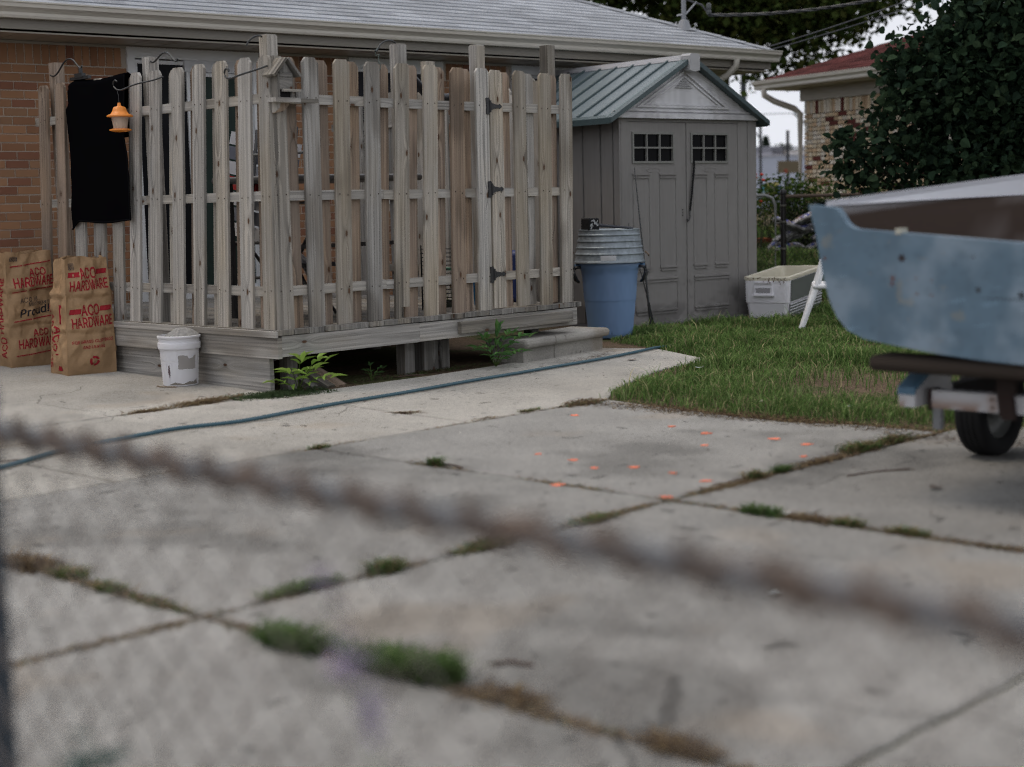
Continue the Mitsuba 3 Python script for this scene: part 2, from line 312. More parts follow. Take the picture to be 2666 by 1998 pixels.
for yi in range(4):
    for xi in range(4): slab([(JX[xi], JY[yi]), (JX[xi + 1], JY[yi]), (JX[xi + 1], JY[yi + 1]), (JX[xi], JY[yi + 1])], "concrete_grey")
    if yi == 0: slab([(-1.435, -2.15), (1.0, -2.15), (0.90, -2.7), (0.83, -3.2), (0.80, -3.65), (0.93, -4.1), (0.93, -4.55), (-1.435, -4.55)], "concrete_grey")
    else: slab([(-1.435, JY[yi]), (1.35, JY[yi]), (1.4, JY[yi + 1]), (-1.435, JY[yi + 1])], "concrete_grey")
for a, b, c, d in ((-10, -7.4, -10, -7.4), (-7.4, -5.0, -7.4, -5.0), (-5.0, -2.65, -5.0, -2.65), (-2.65, -0.13, -2.65, -0.26)): slab([(a, -0.05), (b, -0.05), (d, -2.15), (c, -2.15)], "concrete_light")
slab([(-0.13, -0.12), (1.3, -0.10), (2.2, -0.02), (3.0, 0.10), (3.66, 0.18), (3.86, -0.30), (3.38, -1.18), (2.5, -1.36), (1.45, -1.82), (1.0, -2.15), (-0.26, -2.15)], "concrete_light")
pz = lambda x, y: 0.02 * np.maximum(y, 0)
for a, b in ((-7.4, -5.0), (-5.0, -2.65), (-2.65, -0.02)): slab([(a, -0.05), (b, -0.05), (b, 3.98), (a, 3.98)], "concrete_light", pz)
# orange survey paint
for x, y in ((0.304, -2.474), (0.269, -3.233), (0.168, -3.545), (0.218, -3.961), (-0.167, -3.791), (0.16, -4.204), (-0.163, -4.399), (-0.881, -3.268), (-0.911, -3.54), (-1.025, -3.769), (-0.892, -3.91), (-0.912, -4.162), (-0.983, -4.411), (-1.46, -3.93), (-1.395, -4.50)):
    a = np.linspace(0, 2 * PI, 25)[:-1]; sz = 0.014 + 0.012 * rng.random(); r = sz * (0.5 + 1.1 * rng.random(24)); r = (r + np.roll(r, 1)) / 2
    P = sg.Polygon(np.c_[x + r * np.cos(a) * (.8 + .5 * rng.random()), y + r * np.sin(a) * (.8 + .5 * rng.random())])
    MB().prism(P, (0, 0, 0.0), (1, 0, 0), (0, 1, 0), (0, 0, 1), 0.004, jit((0.62, 0.19, 0.115), 0.25)).add("paint_mark", "rough_paint", drive)
# ------------------------------------------------------------------ main house
H = Frame((0, 4.1), -6.7)
house = thing("brick_house", "low brick house with grey hip roof behind the picket fence", "house")
OPEN = [(1.415, 2.80, 0.44, 2.79), (3.85, 5.05, 1.30, 2.79), (6.0, 7.1, 1.30, 2.79)]   # u0, u1, z0, z1
mb = MB(); mort = (0.40, 0.35, 0.30)
us = [-6.0]
for u0, u1, z0, z1 in OPEN:
    mb.box((us[-1], 0.0, -0.05), (u0, 0.25, 2.80), mort, fr=H); mb.box((u0, 0.0, -0.05), (u1, 0.25, z0), mort, fr=H); us.append(u1)
mb.box((us[-1], 0.0, -0.05), (9.1, 0.25, 2.80), mort, fr=H)
mb.box((8.86, 0.25, -0.05), (9.1, 8.0, 2.80), (0.24, 0.11, 0.07), fr=H); mb.box((-6.0, 0.25, -0.05), (-5.75, 8.0, 2.80), (0.24, 0.11, 0.07), fr=H)
mb.box((-5.75, 7.75, -0.05), (8.86, 8.0, 2.80), (0.24, 0.11, 0.07), fr=H)
for u0, u1, z0, z1 in OPEN: mb.box((u0 - 0.05, 1.4, z0 - 0.3), (u1 + 0.4, 1.45, z1), (0.05, 0.045, 0.04), fr=H)
mb.add("wall", "rough_paint", house)
CO, BL = 0.0762, 0.217
BC = [(0.262, 0.138, 0.076), (0.24, 0.122, 0.068), (0.275, 0.150, 0.085), (0.185, 0.084, 0.052), (0.25, 0.14, 0.082)]
def blocked(u0, u1, z0, z1): return any(u1 > a + 0.005 and u0 < b - 0.005 and z1 > c + 0.005 and z0 < d - 0.005 for a, b, c, d in OPEN)
rest = MB()
def brick(u0, u1, z0, z1, single):
    c = jit(BC[int(rng.choice(5, p=[.34, .25, .16, .15, .10]))], 0.12); pr = 0.006 * rng.random()
    m = MB() if single else rest
    m.box((u0, -0.004 - pr, z0), (u1, 0.06, z1), c, fr=H)
    if single: m.add("brick", "rough_paint", house + "__wall")
for k in range(34):
    z0 = 0.012 + k * CO; off = (k % 2) * BL / 2 + 0.02 * math.sin(k * 2.3)
    for s in range(-12, 44):
        u0, u1 = s * BL + off, s * BL + off + BL - 0.010
        if blocked(u0, u1, z0, z0 + CO):
            for a, b, c, d in OPEN:
                if u0 < a < u1: u1 = a - 0.004
                elif u0 < b < u1: u0 = b + 0.004
            if blocked(u0, u1, z0, z0 + CO) or u1 - u0 < 0.02: continue
        if u0 > 9.05: continue
        brick(u0, min(u1, 9.1), z0, z0 + CO - 0.010, 0.12 < u1 and u0 < 1.41 and z0 > 0.28)
for s in range(-30, 120):
    u0 = s * CO
    if not blocked(u0, u0 + CO, 2.6, 2.79) and u0 < 9.0: brick(u0, u0 + CO - 0.010, 2.604, 2.792, 0.12 < u0 < 1.35)
rest.add("brick_courses", "rough_paint", house + "__wall", kind="stuff")
WHT = (0.60, 0.61, 0.62)
def framed(name, u0, u1, z0, z1, lab, panes, f=0.075):
    mb = MB()
    mb.box((u0, -0.03, z0), (u0 + f, 0.10, z1), WHT, fr=H); mb.box((u1 - f, -0.03, z0), (u1, 0.10, z1), WHT, fr=H)
    mb.box((u0 + f, -0.028, z1 - f * 1.3), (u1 - f, 0.10, z1), WHT, fr=H); mb.box((u0 + f, -0.028, z0), (u1 - f, 0.10, z0 + f), WHT, fr=H)
    k = mb.add(name, "satin_paint", house, label=lab)
    for a, b, c, d, t in panes:
        m = MB()
        if t: 
            s = 0.035
            m.box((a, 0.00, c), (a + s, 0.04, d), WHT, fr=H); m.box((b - s, 0.00, c), (b, 0.04, d), WHT, fr=H); m.box((a + s, 0.002, d - s), (b - s, 0.04, d), WHT, fr=H); m.box((a + s, 0.002, c), (b - s, 0.04, c + s), WHT, fr=H)
            m.add("sash", "satin_paint", k); m = MB()
            m.box((a + s, 0.02, c + s), (b - s, 0.026, d - s), t, fr=H)
        else: m.box((a, 0.02, c), (b, 0.026, d), (0.015, 0.016, 0.018), fr=H)
        m.add("pane", "dim_glass", k)
framed("door", 1.415, 2.80, 0.44, 2.79, "white framed patio door with dark glass", [(1.49, 2.06, 0.52, 2.68, (0.012, 0.013, 0.015)), (2.07, 2.725, 0.52, 2.58, (0.03, 0.045, 0.04))])
MB().box((2.0, -0.02, 2.585), (2.725, 0.09, 2.692), (0.5, 0.51, 0.53), fr=H).add("door__header", "satin_paint", house)
framed("window", 3.85, 5.05, 1.30, 2.79, None, [(3.925, 4.45, 1.375, 2.69, (0.02, 0.021, 0.026)), (4.45, 4.975, 1.375, 2.69, (0.02, 0.021, 0.026))])
framed("window", 6.0, 7.1, 1.30, 2.79, None, [(6.075, 7.025, 1.375, 2.69, (0.02, 0.021, 0.026))])
BE = (0.40, 0.375, 0.325)
mb = MB(); mb.box((-7.0, -0.55, 2.802), (9.66, -0.002, 2.815), (0.26, 0.235, 0.195), fr=H); mb.box((9.1, 0.0, 2.802), (9.66, 8.4, 2.815), (0.26, 0.235, 0.195), fr=H)
for u in np.arange(-7, 9.6, 0.3): mb.box((u, -0.55, 2.799), (u + 0.006, -0.03, 2.8015), (0.22, 0.2, 0.17), fr=H)
mb.add("soffit", "satin_paint", house)
MB().box((-7.0, -0.022, 2.775), (9.1, -0.012, 2.7985), (0.30, 0.275, 0.235), fr=H).add("trim_strip", "satin_paint", house)
mb = MB(); mb.box((-7.0, -0.575, 2.83), (9.68, -0.551, 3.05), BE, fr=H); mb.box((9.661, -0.55, 2.83), (9.685, 8.4, 3.05), BE, fr=H); mb.c = [np.full_like(q, 1) * (0.17, 0.155, 0.13) for q in mb.c]; mb.add("fascia", "satin_paint", house)
gut = [(0.0, 0.0), (0.065, 0.0), (0.072, 0.02), (0.072, 0.045), (0.088, 0.065), (0.112, 0.085), (0.115, 0.118), (0.125, 0.12), (0.125, 0.132), (0.105, 0.132), (0.103, 0.09), (0.075, 0.06), (0.06, 0.012), (0.0, 0.012)]
MB().prism(gut, H.p((-7.0, -0.577, 2.915)), -H.w, H.z, H.u, 16.76, (0.46, 0.435, 0.385)).add("gutter", "satin_paint", house)
MB().tube(H.pts([(9.0, -0.63, 2.93), (9.0, -0.62, 2.84), (8.96, -0.52, 2.74), (8.80, -0.2, 2.56), (8.75, -0.09, 2.48), (8.75, -0.06, 2.3), (8.75, -0.06, 0.1)]), 0.042, BE, 8).add("downspout", "satin_paint", house, smooth=40)
PT = 0.41
def roofp(u, w, dz=0): return H.p((u, w, 3.06 + PT * (w + 0.57) + dz))
# roof: hipped deck and the shingle courses laid on the front slope
mb = MB(); e = [H.p((-7, -0.60, 3.05)), H.p((9.70, -0.60, 3.05)), H.p((9.70, 8.6, 3.05)), H.p((-7, 8.6, 3.05))]; rl, rr = H.p((-2.4, 4.0, 3.05 + PT * 4.6)), H.p((5.1, 4.0, 3.05 + PT * 4.6))
for t in ((e[0], e[1], rr, rl), (e[2], e[3], rl, rr), (e[1], e[2], rr), (e[3], e[0], rl)):
    uvq = np.array([((x - H.o) @ H.u, (x - H.o) @ H.w) for x in t]); mb.raw(np.array(t), [(0, 1, 2)] if len(t) == 3 else [(0, 1, 2), (0, 2, 3)], uvq)
mb.add("roof", "grey_shingle", house)
mb = MB(); EXP = 0.135
for k in range(33):
    w0, w1 = -0.64 + k * EXP, -0.64 + (k + 1) * EXP + 0.03
    hi = 9.70 - (w0 + 0.6) - 0.02; lo = -7 + (w0 + 0.6)
    if k == 0: hi, lo = 9.72, -7
    segs = np.arange(max(lo, -3), hi, 0.9); segs = np.r_[segs, hi]
    for a, b in zip(segs[:-1], segs[1:]):
        d = 0.014 + 0.003 * rng.random()
        q = [roofp(a, w0, d), roofp(b, w0, d), roofp(min(b, 9.70 - (w1 + .6)) if k else b, w1, 0.004), roofp(min(a, 9.70 - (w1 + .6)), w1, 0.004), roofp(a, w0, -0.012), roofp(b, w0, -0.012)]
        uvq = [(a, k * .14 + .01), (b, k * .14 + .01), (b, k * .14 + .139), (a, k * .14 + .139), (a, k * .14 + .01), (b, k * .14 + .01)]
        mb.raw(q, [(0, 1, 2), (0, 2, 3), (4, 5, 1), (4, 1, 0)], uvq)
mb.add("shingle_courses", "grey_shingle", house + "__roof", kind="stuff")
for k in range(22):
    t0, t1 = 0.02 + k * 0.21, 0.02 + k * 0.21 + 0.25; a = roofp(9.70 - t0, -0.6 + t0, 0.03); b = roofp(9.70 - t1, -0.6 + t1, 0.022)
    l, h = H.d((-0.11, -0.06, -0.03)), H.d((0.09, 0.12, -0.03))
    MB().raw([a + l, a, b, b + l, a, a + h, b + h, b], [(0, 1, 2, 3), (4, 5, 6, 7)], [(t0, .1)] * 8).add("hip_shingle", "grey_shingle", house + "__roof")
m0 = roofp(8.86, 0.10)
mast = thing("service_mast", "grey electric service mast with insulator rising from the house roof", "service mast")
MB().tube([m0 + (0, 0, -0.1), m0 + (0, 0, 1.3)], 0.028, (0.21, 0.22, 0.24), 12).add("pipe", "satin_paint", mast, smooth=40)
MB().lathe([(0.11, 0), (0.085, 0.03), (0.06, 0.12), (0.032, 0.14)], (0.20, 0.21, 0.23), 20, m0 + (0, 0, -0.02)).add("flashing", "satin_paint", mast, smooth=40)
ins = m0 + (0, 0, 0.17)
mb = MB(); mb.tube([ins + (-0.06, 0.06, 0), ins + (0.02, -0.02, 0.02), ins + (0.1, -0.12, 0.16)], 0.012, (0.4, 0.41, 0.43), 6); mb.tube([ins + (0.0, -0.0, 0.2), ins + (0.14, -0.17, 0.12), ins + (0.20, -0.22, 0.02)], 0.012, (0.06, 0.06, 0.07), 6)
mb.add("bracket", "satin_paint", mast)
MB().lathe([(0.012, 0), (0.03, 0.01), (0.03, 0.05), (0.02, 0.06), (0.03, 0.07), (0.028, 0.13), (0.01, 0.14)], (0.06, 0.065, 0.07), 14, ins + (0.20, -0.23, 0.0)).add("insulator", "satin_paint", mast, smooth=40)
CAB0 = ins + (0.20, -0.22, 0.0)

# ------------------------------------------------------------------ deck
deck = thing("wooden_deck", "raised grey timber deck carrying the picket fence, open underneath", "deck")
def wood(mb, name, parent, **k): return mb.add(name, "weathered_wood", parent, **k)
x = -0.036; nb = 0
while x < 3.09:
    w = 0.139; y0 = -0.045 + 0.018 * (rng.random() - 0.5)
    if nb == 0: w = 0.145
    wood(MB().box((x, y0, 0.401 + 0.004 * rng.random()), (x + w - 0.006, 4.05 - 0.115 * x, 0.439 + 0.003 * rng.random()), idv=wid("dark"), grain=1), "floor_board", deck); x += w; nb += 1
wood(MB().box((-0.038, -0.04, 0.242), (0.0, 4.05, 0.388), idv=wid(), grain=1), "rim_joist", deck)
wood(MB().box((-0.058, -0.046, 0.391), (-0.036, 4.05, 0.434), idv=wid(), grain=1), "edge_strip", deck)
wood(MB().box((0.0, -0.042, 0.254), (1.30, -0.004, 0.398), idv=wid(), grain=0), "rim_joist", deck)
wood(MB().box((1.303, -0.040, 0.256), (3.10, -0.002, 0.396), idv=wid(), grain=0), "rim_joist", deck)
wood(MB().box((3.062, 0.0, 0.256), (3.10, 3.7, 0.396), idv=wid(), grain=1), "rim_joist", deck)
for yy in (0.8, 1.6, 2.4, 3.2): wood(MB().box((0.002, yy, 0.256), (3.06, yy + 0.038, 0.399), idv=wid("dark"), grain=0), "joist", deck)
wood(MB().box((0.022, 0.14, -0.02), (0.058, 4.05, 0.238), idv=wid(), grain=1), "skirt_board", deck)
wood(MB().box((1.70, -0.085, 0.288), (3.0, -0.044, 0.376), idv=wid("dark"), grain=0), "step_rail", deck)
for (x0, y0, sx, sy) in ((1.335, 0.17, 0.10, 0.10), (1.62, 0.26, 0.15, 0.14), (1.79, 0.24, 0.085, 0.09), (0.20, 0.17, 0.09, 0.09), (0.34, 0.34, 0.09, 0.09), (2.9, 0.3, 0.09, 0.09), (1.4, 2.0, .1, .1), (2.6, 2.0, .1, .1)):
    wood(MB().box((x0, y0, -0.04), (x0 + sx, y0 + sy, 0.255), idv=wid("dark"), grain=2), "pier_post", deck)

# ------------------------------------------------------------------ fence
ZB, ZT = 0.437, 2.322
def picket(mb, c0, c1, nrm, along, w=0.14, t=0.02, zb=ZB, zt=ZT, kind=0, notch=None):
    """dog-eared board from c0 (bottom middle of its outer face) to c1 (top middle); along: width direction; nrm: outward"""
    c0, c1, al, nr = (np.asarray(q, float) for q in (c0, c1, along, nrm)); up = c1 - c0; L = np.linalg.norm(up); h = w / 2; e = 0.034
    ear = [e * (0.8 + 0.4 * rng.random()) for _ in range(2)]
    P = [(-h, 0), (h, 0.004 * rng.random()), (h, L - ear[0]), (h - ear[0] * .8, L), (-h + ear[1] * .8, L), (-h, L - ear[1])]
    if notch: P = [(-h, 0), (-h + notch[0], 0), (-h + notch[0], notch[1]), (h, notch[1])] + P[2:]
    mb.prism(P, c0, al, up / L, nr * -1, t, idv=wid(kind)); return mb
def nails(mb, pts, nr):
    a = np.cross(nr, (0, 0, 1.0))
    for q in pts:
        ang = np.arange(6) * PI / 3; v = q + 0.0045 * (np.cos(ang)[:, None] * a + np.sin(ang)[:, None] * np.array([0, 0, 1.25])) + np.asarray(nr) * 0.0035
        f = [(0, k, k + 1) for k in range(1, 5)]; mb.raw(v, f, None, (0.035, 0.025, 0.022))
RZ = (0.705, 1.368, 2.035)   # rail centres
fence = thing("picket_fence", "weathered grey dog-eared picket fence on the long side of the deck", "fence", "fence runs of the deck")
labels[fence].pop("group")
FR = [(0.062, 0.068), (0.338, 0.362), (0.598, 0.648), (0.884, 0.935), (1.152, 1.226), (1.454, 1.516), (1.751, 1.794), (2.042, 2.061)]
nl = MB(); ny = (0, -1, 0)
for q, (cb, ct) in enumerate(FR):
    wood(picket(MB(), (cb, -0.021 - 0.003 * rng.random(), ZB + 0.006 * rng.random()), (ct, -0.021, ZT + 0.01 * (rng.random() - .5)), ny, (1, 0, 0), notch=(0.055, 0.085) if q == 4 else None, kind=('warm', 0, 'warm', 0, 'warm', 'warm', 'brown', 0)[q]), "picket", fence)
    for zr in RZ:
        cx = cb + (ct - cb) * (zr - ZB) / (ZT - ZB)
        for dx in (-0.04, 0.035): nails(nl, [(cx + dx + .008 * rng.random(), -0.021, zr + 0.02 * rng.random() - .01)], ny)
for a, b in zip(FR[:-1], FR[1:]):
    c0, c1 = (a[0] + b[0]) / 2 - .008, (a[1] + b[1]) / 2 - .008 + 0.006 * rng.random()
    wood(picket(MB(), (c0 + .003, 0.0385, ZB + 0.003), (c1, 0.0385, ZT - 0.01 + 0.012 * rng.random()), ny, (1, 0, 0), w=0.128, kind="brown" if rng.random() < 0.7 else "warm"), "picket", fence)
for zr in RZ:
    wood(MB().box((0.0, 0.0, zr - 0.034), (1.02, 0.038, zr + 0.034), idv=wid(), grain=0), "rail", fence)
    wood(MB().box((1.022, 0.0, zr - 0.034 - .003), (2.118, 0.038, zr + 0.034 - .004), idv=wid(), grain=0), "rail", fence)
nl.add("nails", "rough_paint", fence, kind="stuff")
for (px, py, zt) in ((0.085, 0.085, 2.47), (1.285, 0.085, 2.475), (2.135, 0.105, 2.515)):
    m = MB(); m.box((px - .0445, py - .0445, 0.43), (px + .0445, py + .0445, zt - 0.008), idv=wid(), grain=2); m.box((px - .040, py - .040, zt - 0.008), (px + .040, py + .040, zt), idv=wid(), grain=0); wood(m, "post", fence)

gate = thing("wooden_gate", "picket gate hung on black strap hinges at the right end of the fence", "gate")
FG = [(2.205, 2.215), (2.478, 2.485), (2.755, 2.786), (3.008, 3.045)]; nl = MB()
for cb, ct in FG:
    wood(picket(MB(), (cb, -0.021, ZB + 0.018 * rng.random()), (ct, -0.021, ZT + 0.008 * (rng.random() - .7)), ny, (1, 0, 0), kind="warm"), "picket", gate)
    for zr in RZ:
        for dx in (-0.035, 0.035): nails(nl, [((cb + ct) / 2 + dx, -0.021, zr + .02 * rng.random() - .01)], ny)
for a, b in zip(FG[:-1], FG[1:]):
    wood(picket(MB(), ((a[0] + b[0]) / 2, 0.0385, ZB + .01), ((a[1] + b[1]) / 2, 0.0385, ZT - .012), ny, (1, 0, 0), kind="brown" if rng.random() < .5 else 0), "picket", gate)
for zr in RZ: wood(MB().box((2.14, 0.0, zr - 0.036), (3.075, 0.038, zr + 0.032), idv=wid(), grain=0), "rail", gate)
nl.add("nails", "rough_paint", gate, kind="stuff")
for zh in (2.035, 1.39, 0.72):
    m = MB(); o = (2.135, -0.0235, zh); BK = (0.012, 0.012, 0.014)
    m.prism([(-.045, -.062), (-.012, -.066), (.0, -.05), (.0, .05), (-.012, .066), (-.045, .062), (-.04, 0)], o, (1, 0, 0), (0, 0, 1), (0, -1, 0), 0.005, BK)
    m.prism([(0.004, -.04), (.03, -.022), (.095, -.012), (.11, -.02), (.135, 0), (.11, .02), (.095, .012), (.03, .022), (.004, .04)], o, (1, 0, 0), (0, 0, 1), (0, -1, 0), 0.0045, BK)
    m.tube([(2.138, -0.031, zh - .045), (2.138, -0.031, zh + .045)], 0.007, BK, 8); m.add("hinge", "satin_paint", gate)
wood(MB().box((2.955 - .0445, 0.06, 0.43), (2.955 + .0445, 0.149, 2.555), idv=wid("dark"), grain=2), "post", fence)

side = thing("picket_fence", "grey picket fence on the short left side of the deck, draped with a rug", "fence")
nx = (-1, 0, 0); nl = MB()
FL = [(0.07, 0.008), (0.325, 0.232), (0.607, 0.508), (0.905, 0.775), (1.172, 1.04), (1.478, 1.327), (1.757, 1.593), (1.985, 1.86), (2.24, 2.115), (2.535, 2.40), (2.81, 2.68), (3.07, 2.945)]
for q, (cb, ct) in enumerate(FL):
    m = MB(); picket(m, (-0.021, cb, ZB + 0.004 * rng.random()), (-0.021, ct, ZT - .008 + 0.008 * rng.random()), nx, (0, 1, 0), w=0.14 if q else 0.125, kind="brown" if q >= 10 else 0); wood(m, "picket", side)
    for zr in RZ:
        cy = cb + (ct - cb) * (zr - ZB) / (ZT - ZB)
        for dx in (-0.035, 0.035): nails(nl, [(-0.021, cy + dx, zr + .02 * rng.random() - .01)], nx)
for q, (a, b) in enumerate(zip(FL[:-1], FL[1:])):
    cb, ct = (a[0] + b[0]) / 2 - .016, (a[1] + b[1]) / 2 - .016
    wood(picket(MB(), (0.0385, cb, ZB + .003), (0.0385, ct, ZT - .01 * rng.random()), nx, (0, 1, 0), w=.125, kind="brown" if rng.random() < .3 else 0), "picket", side)
for zr in RZ:
    wood(MB().box((0.0, 0.01, zr - 0.033), (0.038, 1.55, zr + 0.033), idv=wid(), grain=1), "rail", side)
    wood(MB().box((0.0, 1.552, zr - 0.036), (0.038, 3.13, zr + 0.031), idv=wid(), grain=1), "rail", side)
nl.add("nails", "rough_paint", side, kind="stuff")
for py, zt in ((1.54, 2.435), (2.90, 2.50)): wood(MB().box((0.045, py - .0445, 0.43), (0.134, py + .0445, zt), idv=wid() if py < 2 else wid("brown"), grain=2), "post", side)

far = thing("picket_fence", "picket fence seen through the gaps at the far right side of the deck", "fence")
for q in range(9):
    y0 = 0.33 + 0.29 * q
    wood(picket(MB(), (3.06, y0, ZB), (3.06, y0, ZT - .03 - .1 * (q % 3 == 1)), nx, (0, 1, 0)), "picket", far)
    wood(picket(MB(), (3.118, y0 + .145, ZB), (3.118, y0 + .145, ZT - .06 * (q % 2)), nx, (0, 1, 0)), "picket", far)
for zr in RZ: wood(MB().box((3.081, 0.2, zr - 0.034), (3.117, 3.05, zr + 0.034), idv=wid(), grain=1), "rail", far)
wood(MB().box((3.13, 1.73, 0.43), (3.22, 1.82, 2.57), idv=wid(), grain=2), "post", far)
# ------------------------------------------------------------------ shed
S = Frame((5.48, 1.34), -6.7)
shed = thing("garden_shed", "grey brown plastic garden shed with green ribbed roof and double doors", "shed")
U0, U1, DP, ZE = -0.10, 1.90, 1.95, 2.11
mb = MB()
mb.box((U0, 0.03, 0.0), (U0 + 0.04, DP, ZE), fr=S); mb.box((U1 - 0.04, 0.03, 0.0), (U1, DP, ZE), fr=S); mb.box((U0 + .04, DP - 0.04, 0.0), (U1 - .04, DP, ZE), fr=S)
for w0 in (0.105, 0.29, 0.555, 0.83, 1.1, 1.4, 1.68): mb.box((U0 - 0.018, w0, 0.02), (U0 + 0.001, w0 + (0.16 if w0 < .2 or .5 < w0 < .6 or w0 > 1 else 0.24), ZE - 0.02), fr=S)
mb.box((U0 - 0.02, 0.0, 0.0), (U0 + 0.0, 0.085, ZE), fr=S); mb.box((U0, -0.004, 0.0), (0.0, 0.03, ZE), fr=S)
mb.box((1.615, -0.004, 0.0), (1.76, 0.03, ZE), fr=S); mb.box((1.765, -0.010, 0.0), (U1, 0.03, ZE), fr=S); mb.box((0.0, 0.0, 2.06), (1.615, 0.03, ZE), fr=S)
mb.add("wall", "shed_resin", shed)
MB().box((U0 - 0.03, -0.05, -0.03), (U1 + 0.03, DP + .02, 0.012), (0.13, 0.13, 0.14), fr=S).add("floor", "satin_paint", shed)
def door(a, b, wx0, wx1, pan, name):
    wz0, wz1 = 1.665, 1.935
    m = MB(); m.box((a, 0.0, 0.014), (b, 0.035, wz0), fr=S); m.box((a, 0.0, wz1), (b, 0.035, 2.056), fr=S); m.box((a, 0.0, wz0), (wx0, 0.035, wz1), fr=S); m.box((wx1, 0.0, wz0), (b, 0.035, wz1), fr=S)
    for (p0, p1, z0, z1) in pan:      # raised double mouldings and the sunk field between them
        for zz in (z0, z1):
            m.box((p0, -0.018, zz - 0.006), (p1, 0.001, zz + 0.011), fr=S); m.box((p0 + 0.012, -0.014, zz - 0.036), (p1 - 0.012, 0.001, zz - 0.022), fr=S)
        for uu in (p0 + .004, p1 - .012): m.box((uu, -0.005, z0 + 0.012), (uu + 0.008, 0.001, z1 - 0.036), fr=S)
    k = m.add(name, "shed_resin", shed)
    m = MB(); fr = 0.016; c = (0.165, 0.165, 0.155); g = 0.022
    m.box((wx0 - g, -0.014, wz1), (wx1 + g, 0.02, wz1 + g), c, fr=S); m.box((wx0 - g, -0.014, wz0 - g), (wx1 + g, 0.02, wz0), c, fr=S); m.box((wx0 - g, -0.013, wz0), (wx0, 0.02, wz1), c, fr=S); m.box((wx1, -0.013, wz0), (wx1 + g, 0.02, wz1), c, fr=S)
    mx = [(wx0 + (wx1 - wx0) * t) for t in (1 / 3, 2 / 3)]; zm = (wz0 + wz1) / 2
    for q in mx: m.box((q - fr / 2, -0.010, wz0), (q + fr / 2, 0.012, wz1), c, fr=S)
    m.box((wx0, -0.011, zm - fr / 2), (wx1, 0.011, zm + fr / 2), c, fr=S); m.add("window_frame", "satin_paint", k)
    xs = [wx0, *mx, wx1]
    for q in range(3):
        for z0, z1 in ((wz0, zm), (zm, wz1)): MB().box((xs[q] + .001, 0.014, z0 + .001), (xs[q + 1] - .001, 0.018, z1 - .001), (0.006, 0.006, 0.007), fr=S).add("pane", "dim_glass", k)
    a = np.linspace(0, 2 * PI, 25)[:-1]; uc = (wx0 + wx1) / 2
    E = sg.Polygon(np.c_[uc + 0.10 * np.cos(a), 1.575 + 0.024 * np.sin(a)]); MB().prism(E.difference(E.buffer(-0.006)), S.p((0, 0.001, 0)), S.u, S.z, -S.w, 0.005).add("oval_emblem", "shed_resin", k)
    return k
d1 = door(0.004, 0.832, 0.075, 0.628, [(0.055, 0.30, 0.585, 1.53), (0.43, 0.68, 0.585, 1.53), (0.075, 0.69, 0.145, 0.47)], "door")
d2 = door(0.840, 1.611, 0.915, 1.442, [(0.925, 1.14, 0.585, 1.53), (1.247, 1.468, 0.585, 1.53), (0.93, 1.475, 0.145, 0.465)], "door")
MB().box((0.826, -0.012, 0.014), (0.846, 0.0, 2.056), fr=S).add("door_astragal", "shed_resin", d1)
m = MB()
for zz in (1.16, 1.13, 1.10): m.box((0.762, -0.004, zz), (0.776, 0.001, zz + 0.014), (0.02, 0.02, 0.02), fr=S)
m.add("lock_slot", "satin_paint", d1)
# gable
AU, AZ = 0.818, 2.665; EL, ER = U0 - 0.17, U1 + 0.02
m = MB(); m.prism([(EL, ZE), (ER, ZE), (AU, AZ)], S.p((0, -0.035, 0)), S.u, S.z, S.w, 0.05)
m.prism([(EL + .02, ZE - 0.018), (ER - .02, ZE - 0.018), (ER - .02, ZE + 0.035), (EL + .02, ZE + 0.035)], S.p((0, -0.06, 0)), S.u, S.z, S.w, 0.03)
m.prism([(EL + .04, ZE + 0.05), (ER - .1, ZE + 0.05), (ER - .2, ZE + 0.068), (EL + .14, ZE + 0.068)], S.p((0, -0.055, 0)), S.u, S.z, S.w, 0.03)
tri = sg.Polygon([(0.08, 2.20), (1.45, 2.20), (0.77, 2.585)]); m.prism(tri.difference(tri.buffer(-0.022)), S.p((0, -0.056, 0)), S.u, S.z, S.w, 0.03)
tri = sg.Polygon([(0.20, 2.225), (1.33, 2.225), (0.77, 2.53)]); m.prism(tri.difference(tri.buffer(-0.016)), S.p((0, -0.050, 0)), S.u, S.z, S.w, 0.02)
gb = m.add("gable", "faded_resin", shed)
for k in range(5):
    zz = 2.405 + 0.021 * k; h = 0.128 - 0.027 * k; MB().box((0.77 - h, -0.052, zz), (0.77 + h, -0.030, zz + 0.009), (0.30, 0.30, 0.31), fr=S).add("vent_slat", "satin_paint", gb)
def sroof(side, w, t, dz):   # t = 0 at ridge, 1 at eave
    e = (EL - 0.05) if side < 0 else (ER + 0.045)
    return S.p((AU + (e - AU) * t, w, 2.70 + (2.07 - 2.70) * t + dz))
GR = (0.118, 0.148, 0.163); GD = (0.042, 0.066, 0.072)
W0, W1 = -0.10, DP + 0.02
def slabroof(m, side, w0, w1, t0, t1, d0, d1, c):
    q = [sroof(side, w0, t0, d0), sroof(side, w1, t0, d0), sroof(side, w1, t1, d0), sroof(side, w0, t1, d0), sroof(side, w0, t0, d1), sroof(side, w1, t0, d1), sroof(side, w1, t1, d1), sroof(side, w0, t1, d1)]
    for f in ((0, 3, 2, 1), (4, 5, 6, 7), (0, 1, 5, 4), (1, 2, 6, 5), (2, 3, 7, 6), (3, 0, 4, 7)): m.raw([q[i] for i in f], [(0, 1, 2, 3)], None, c)
roofk = None
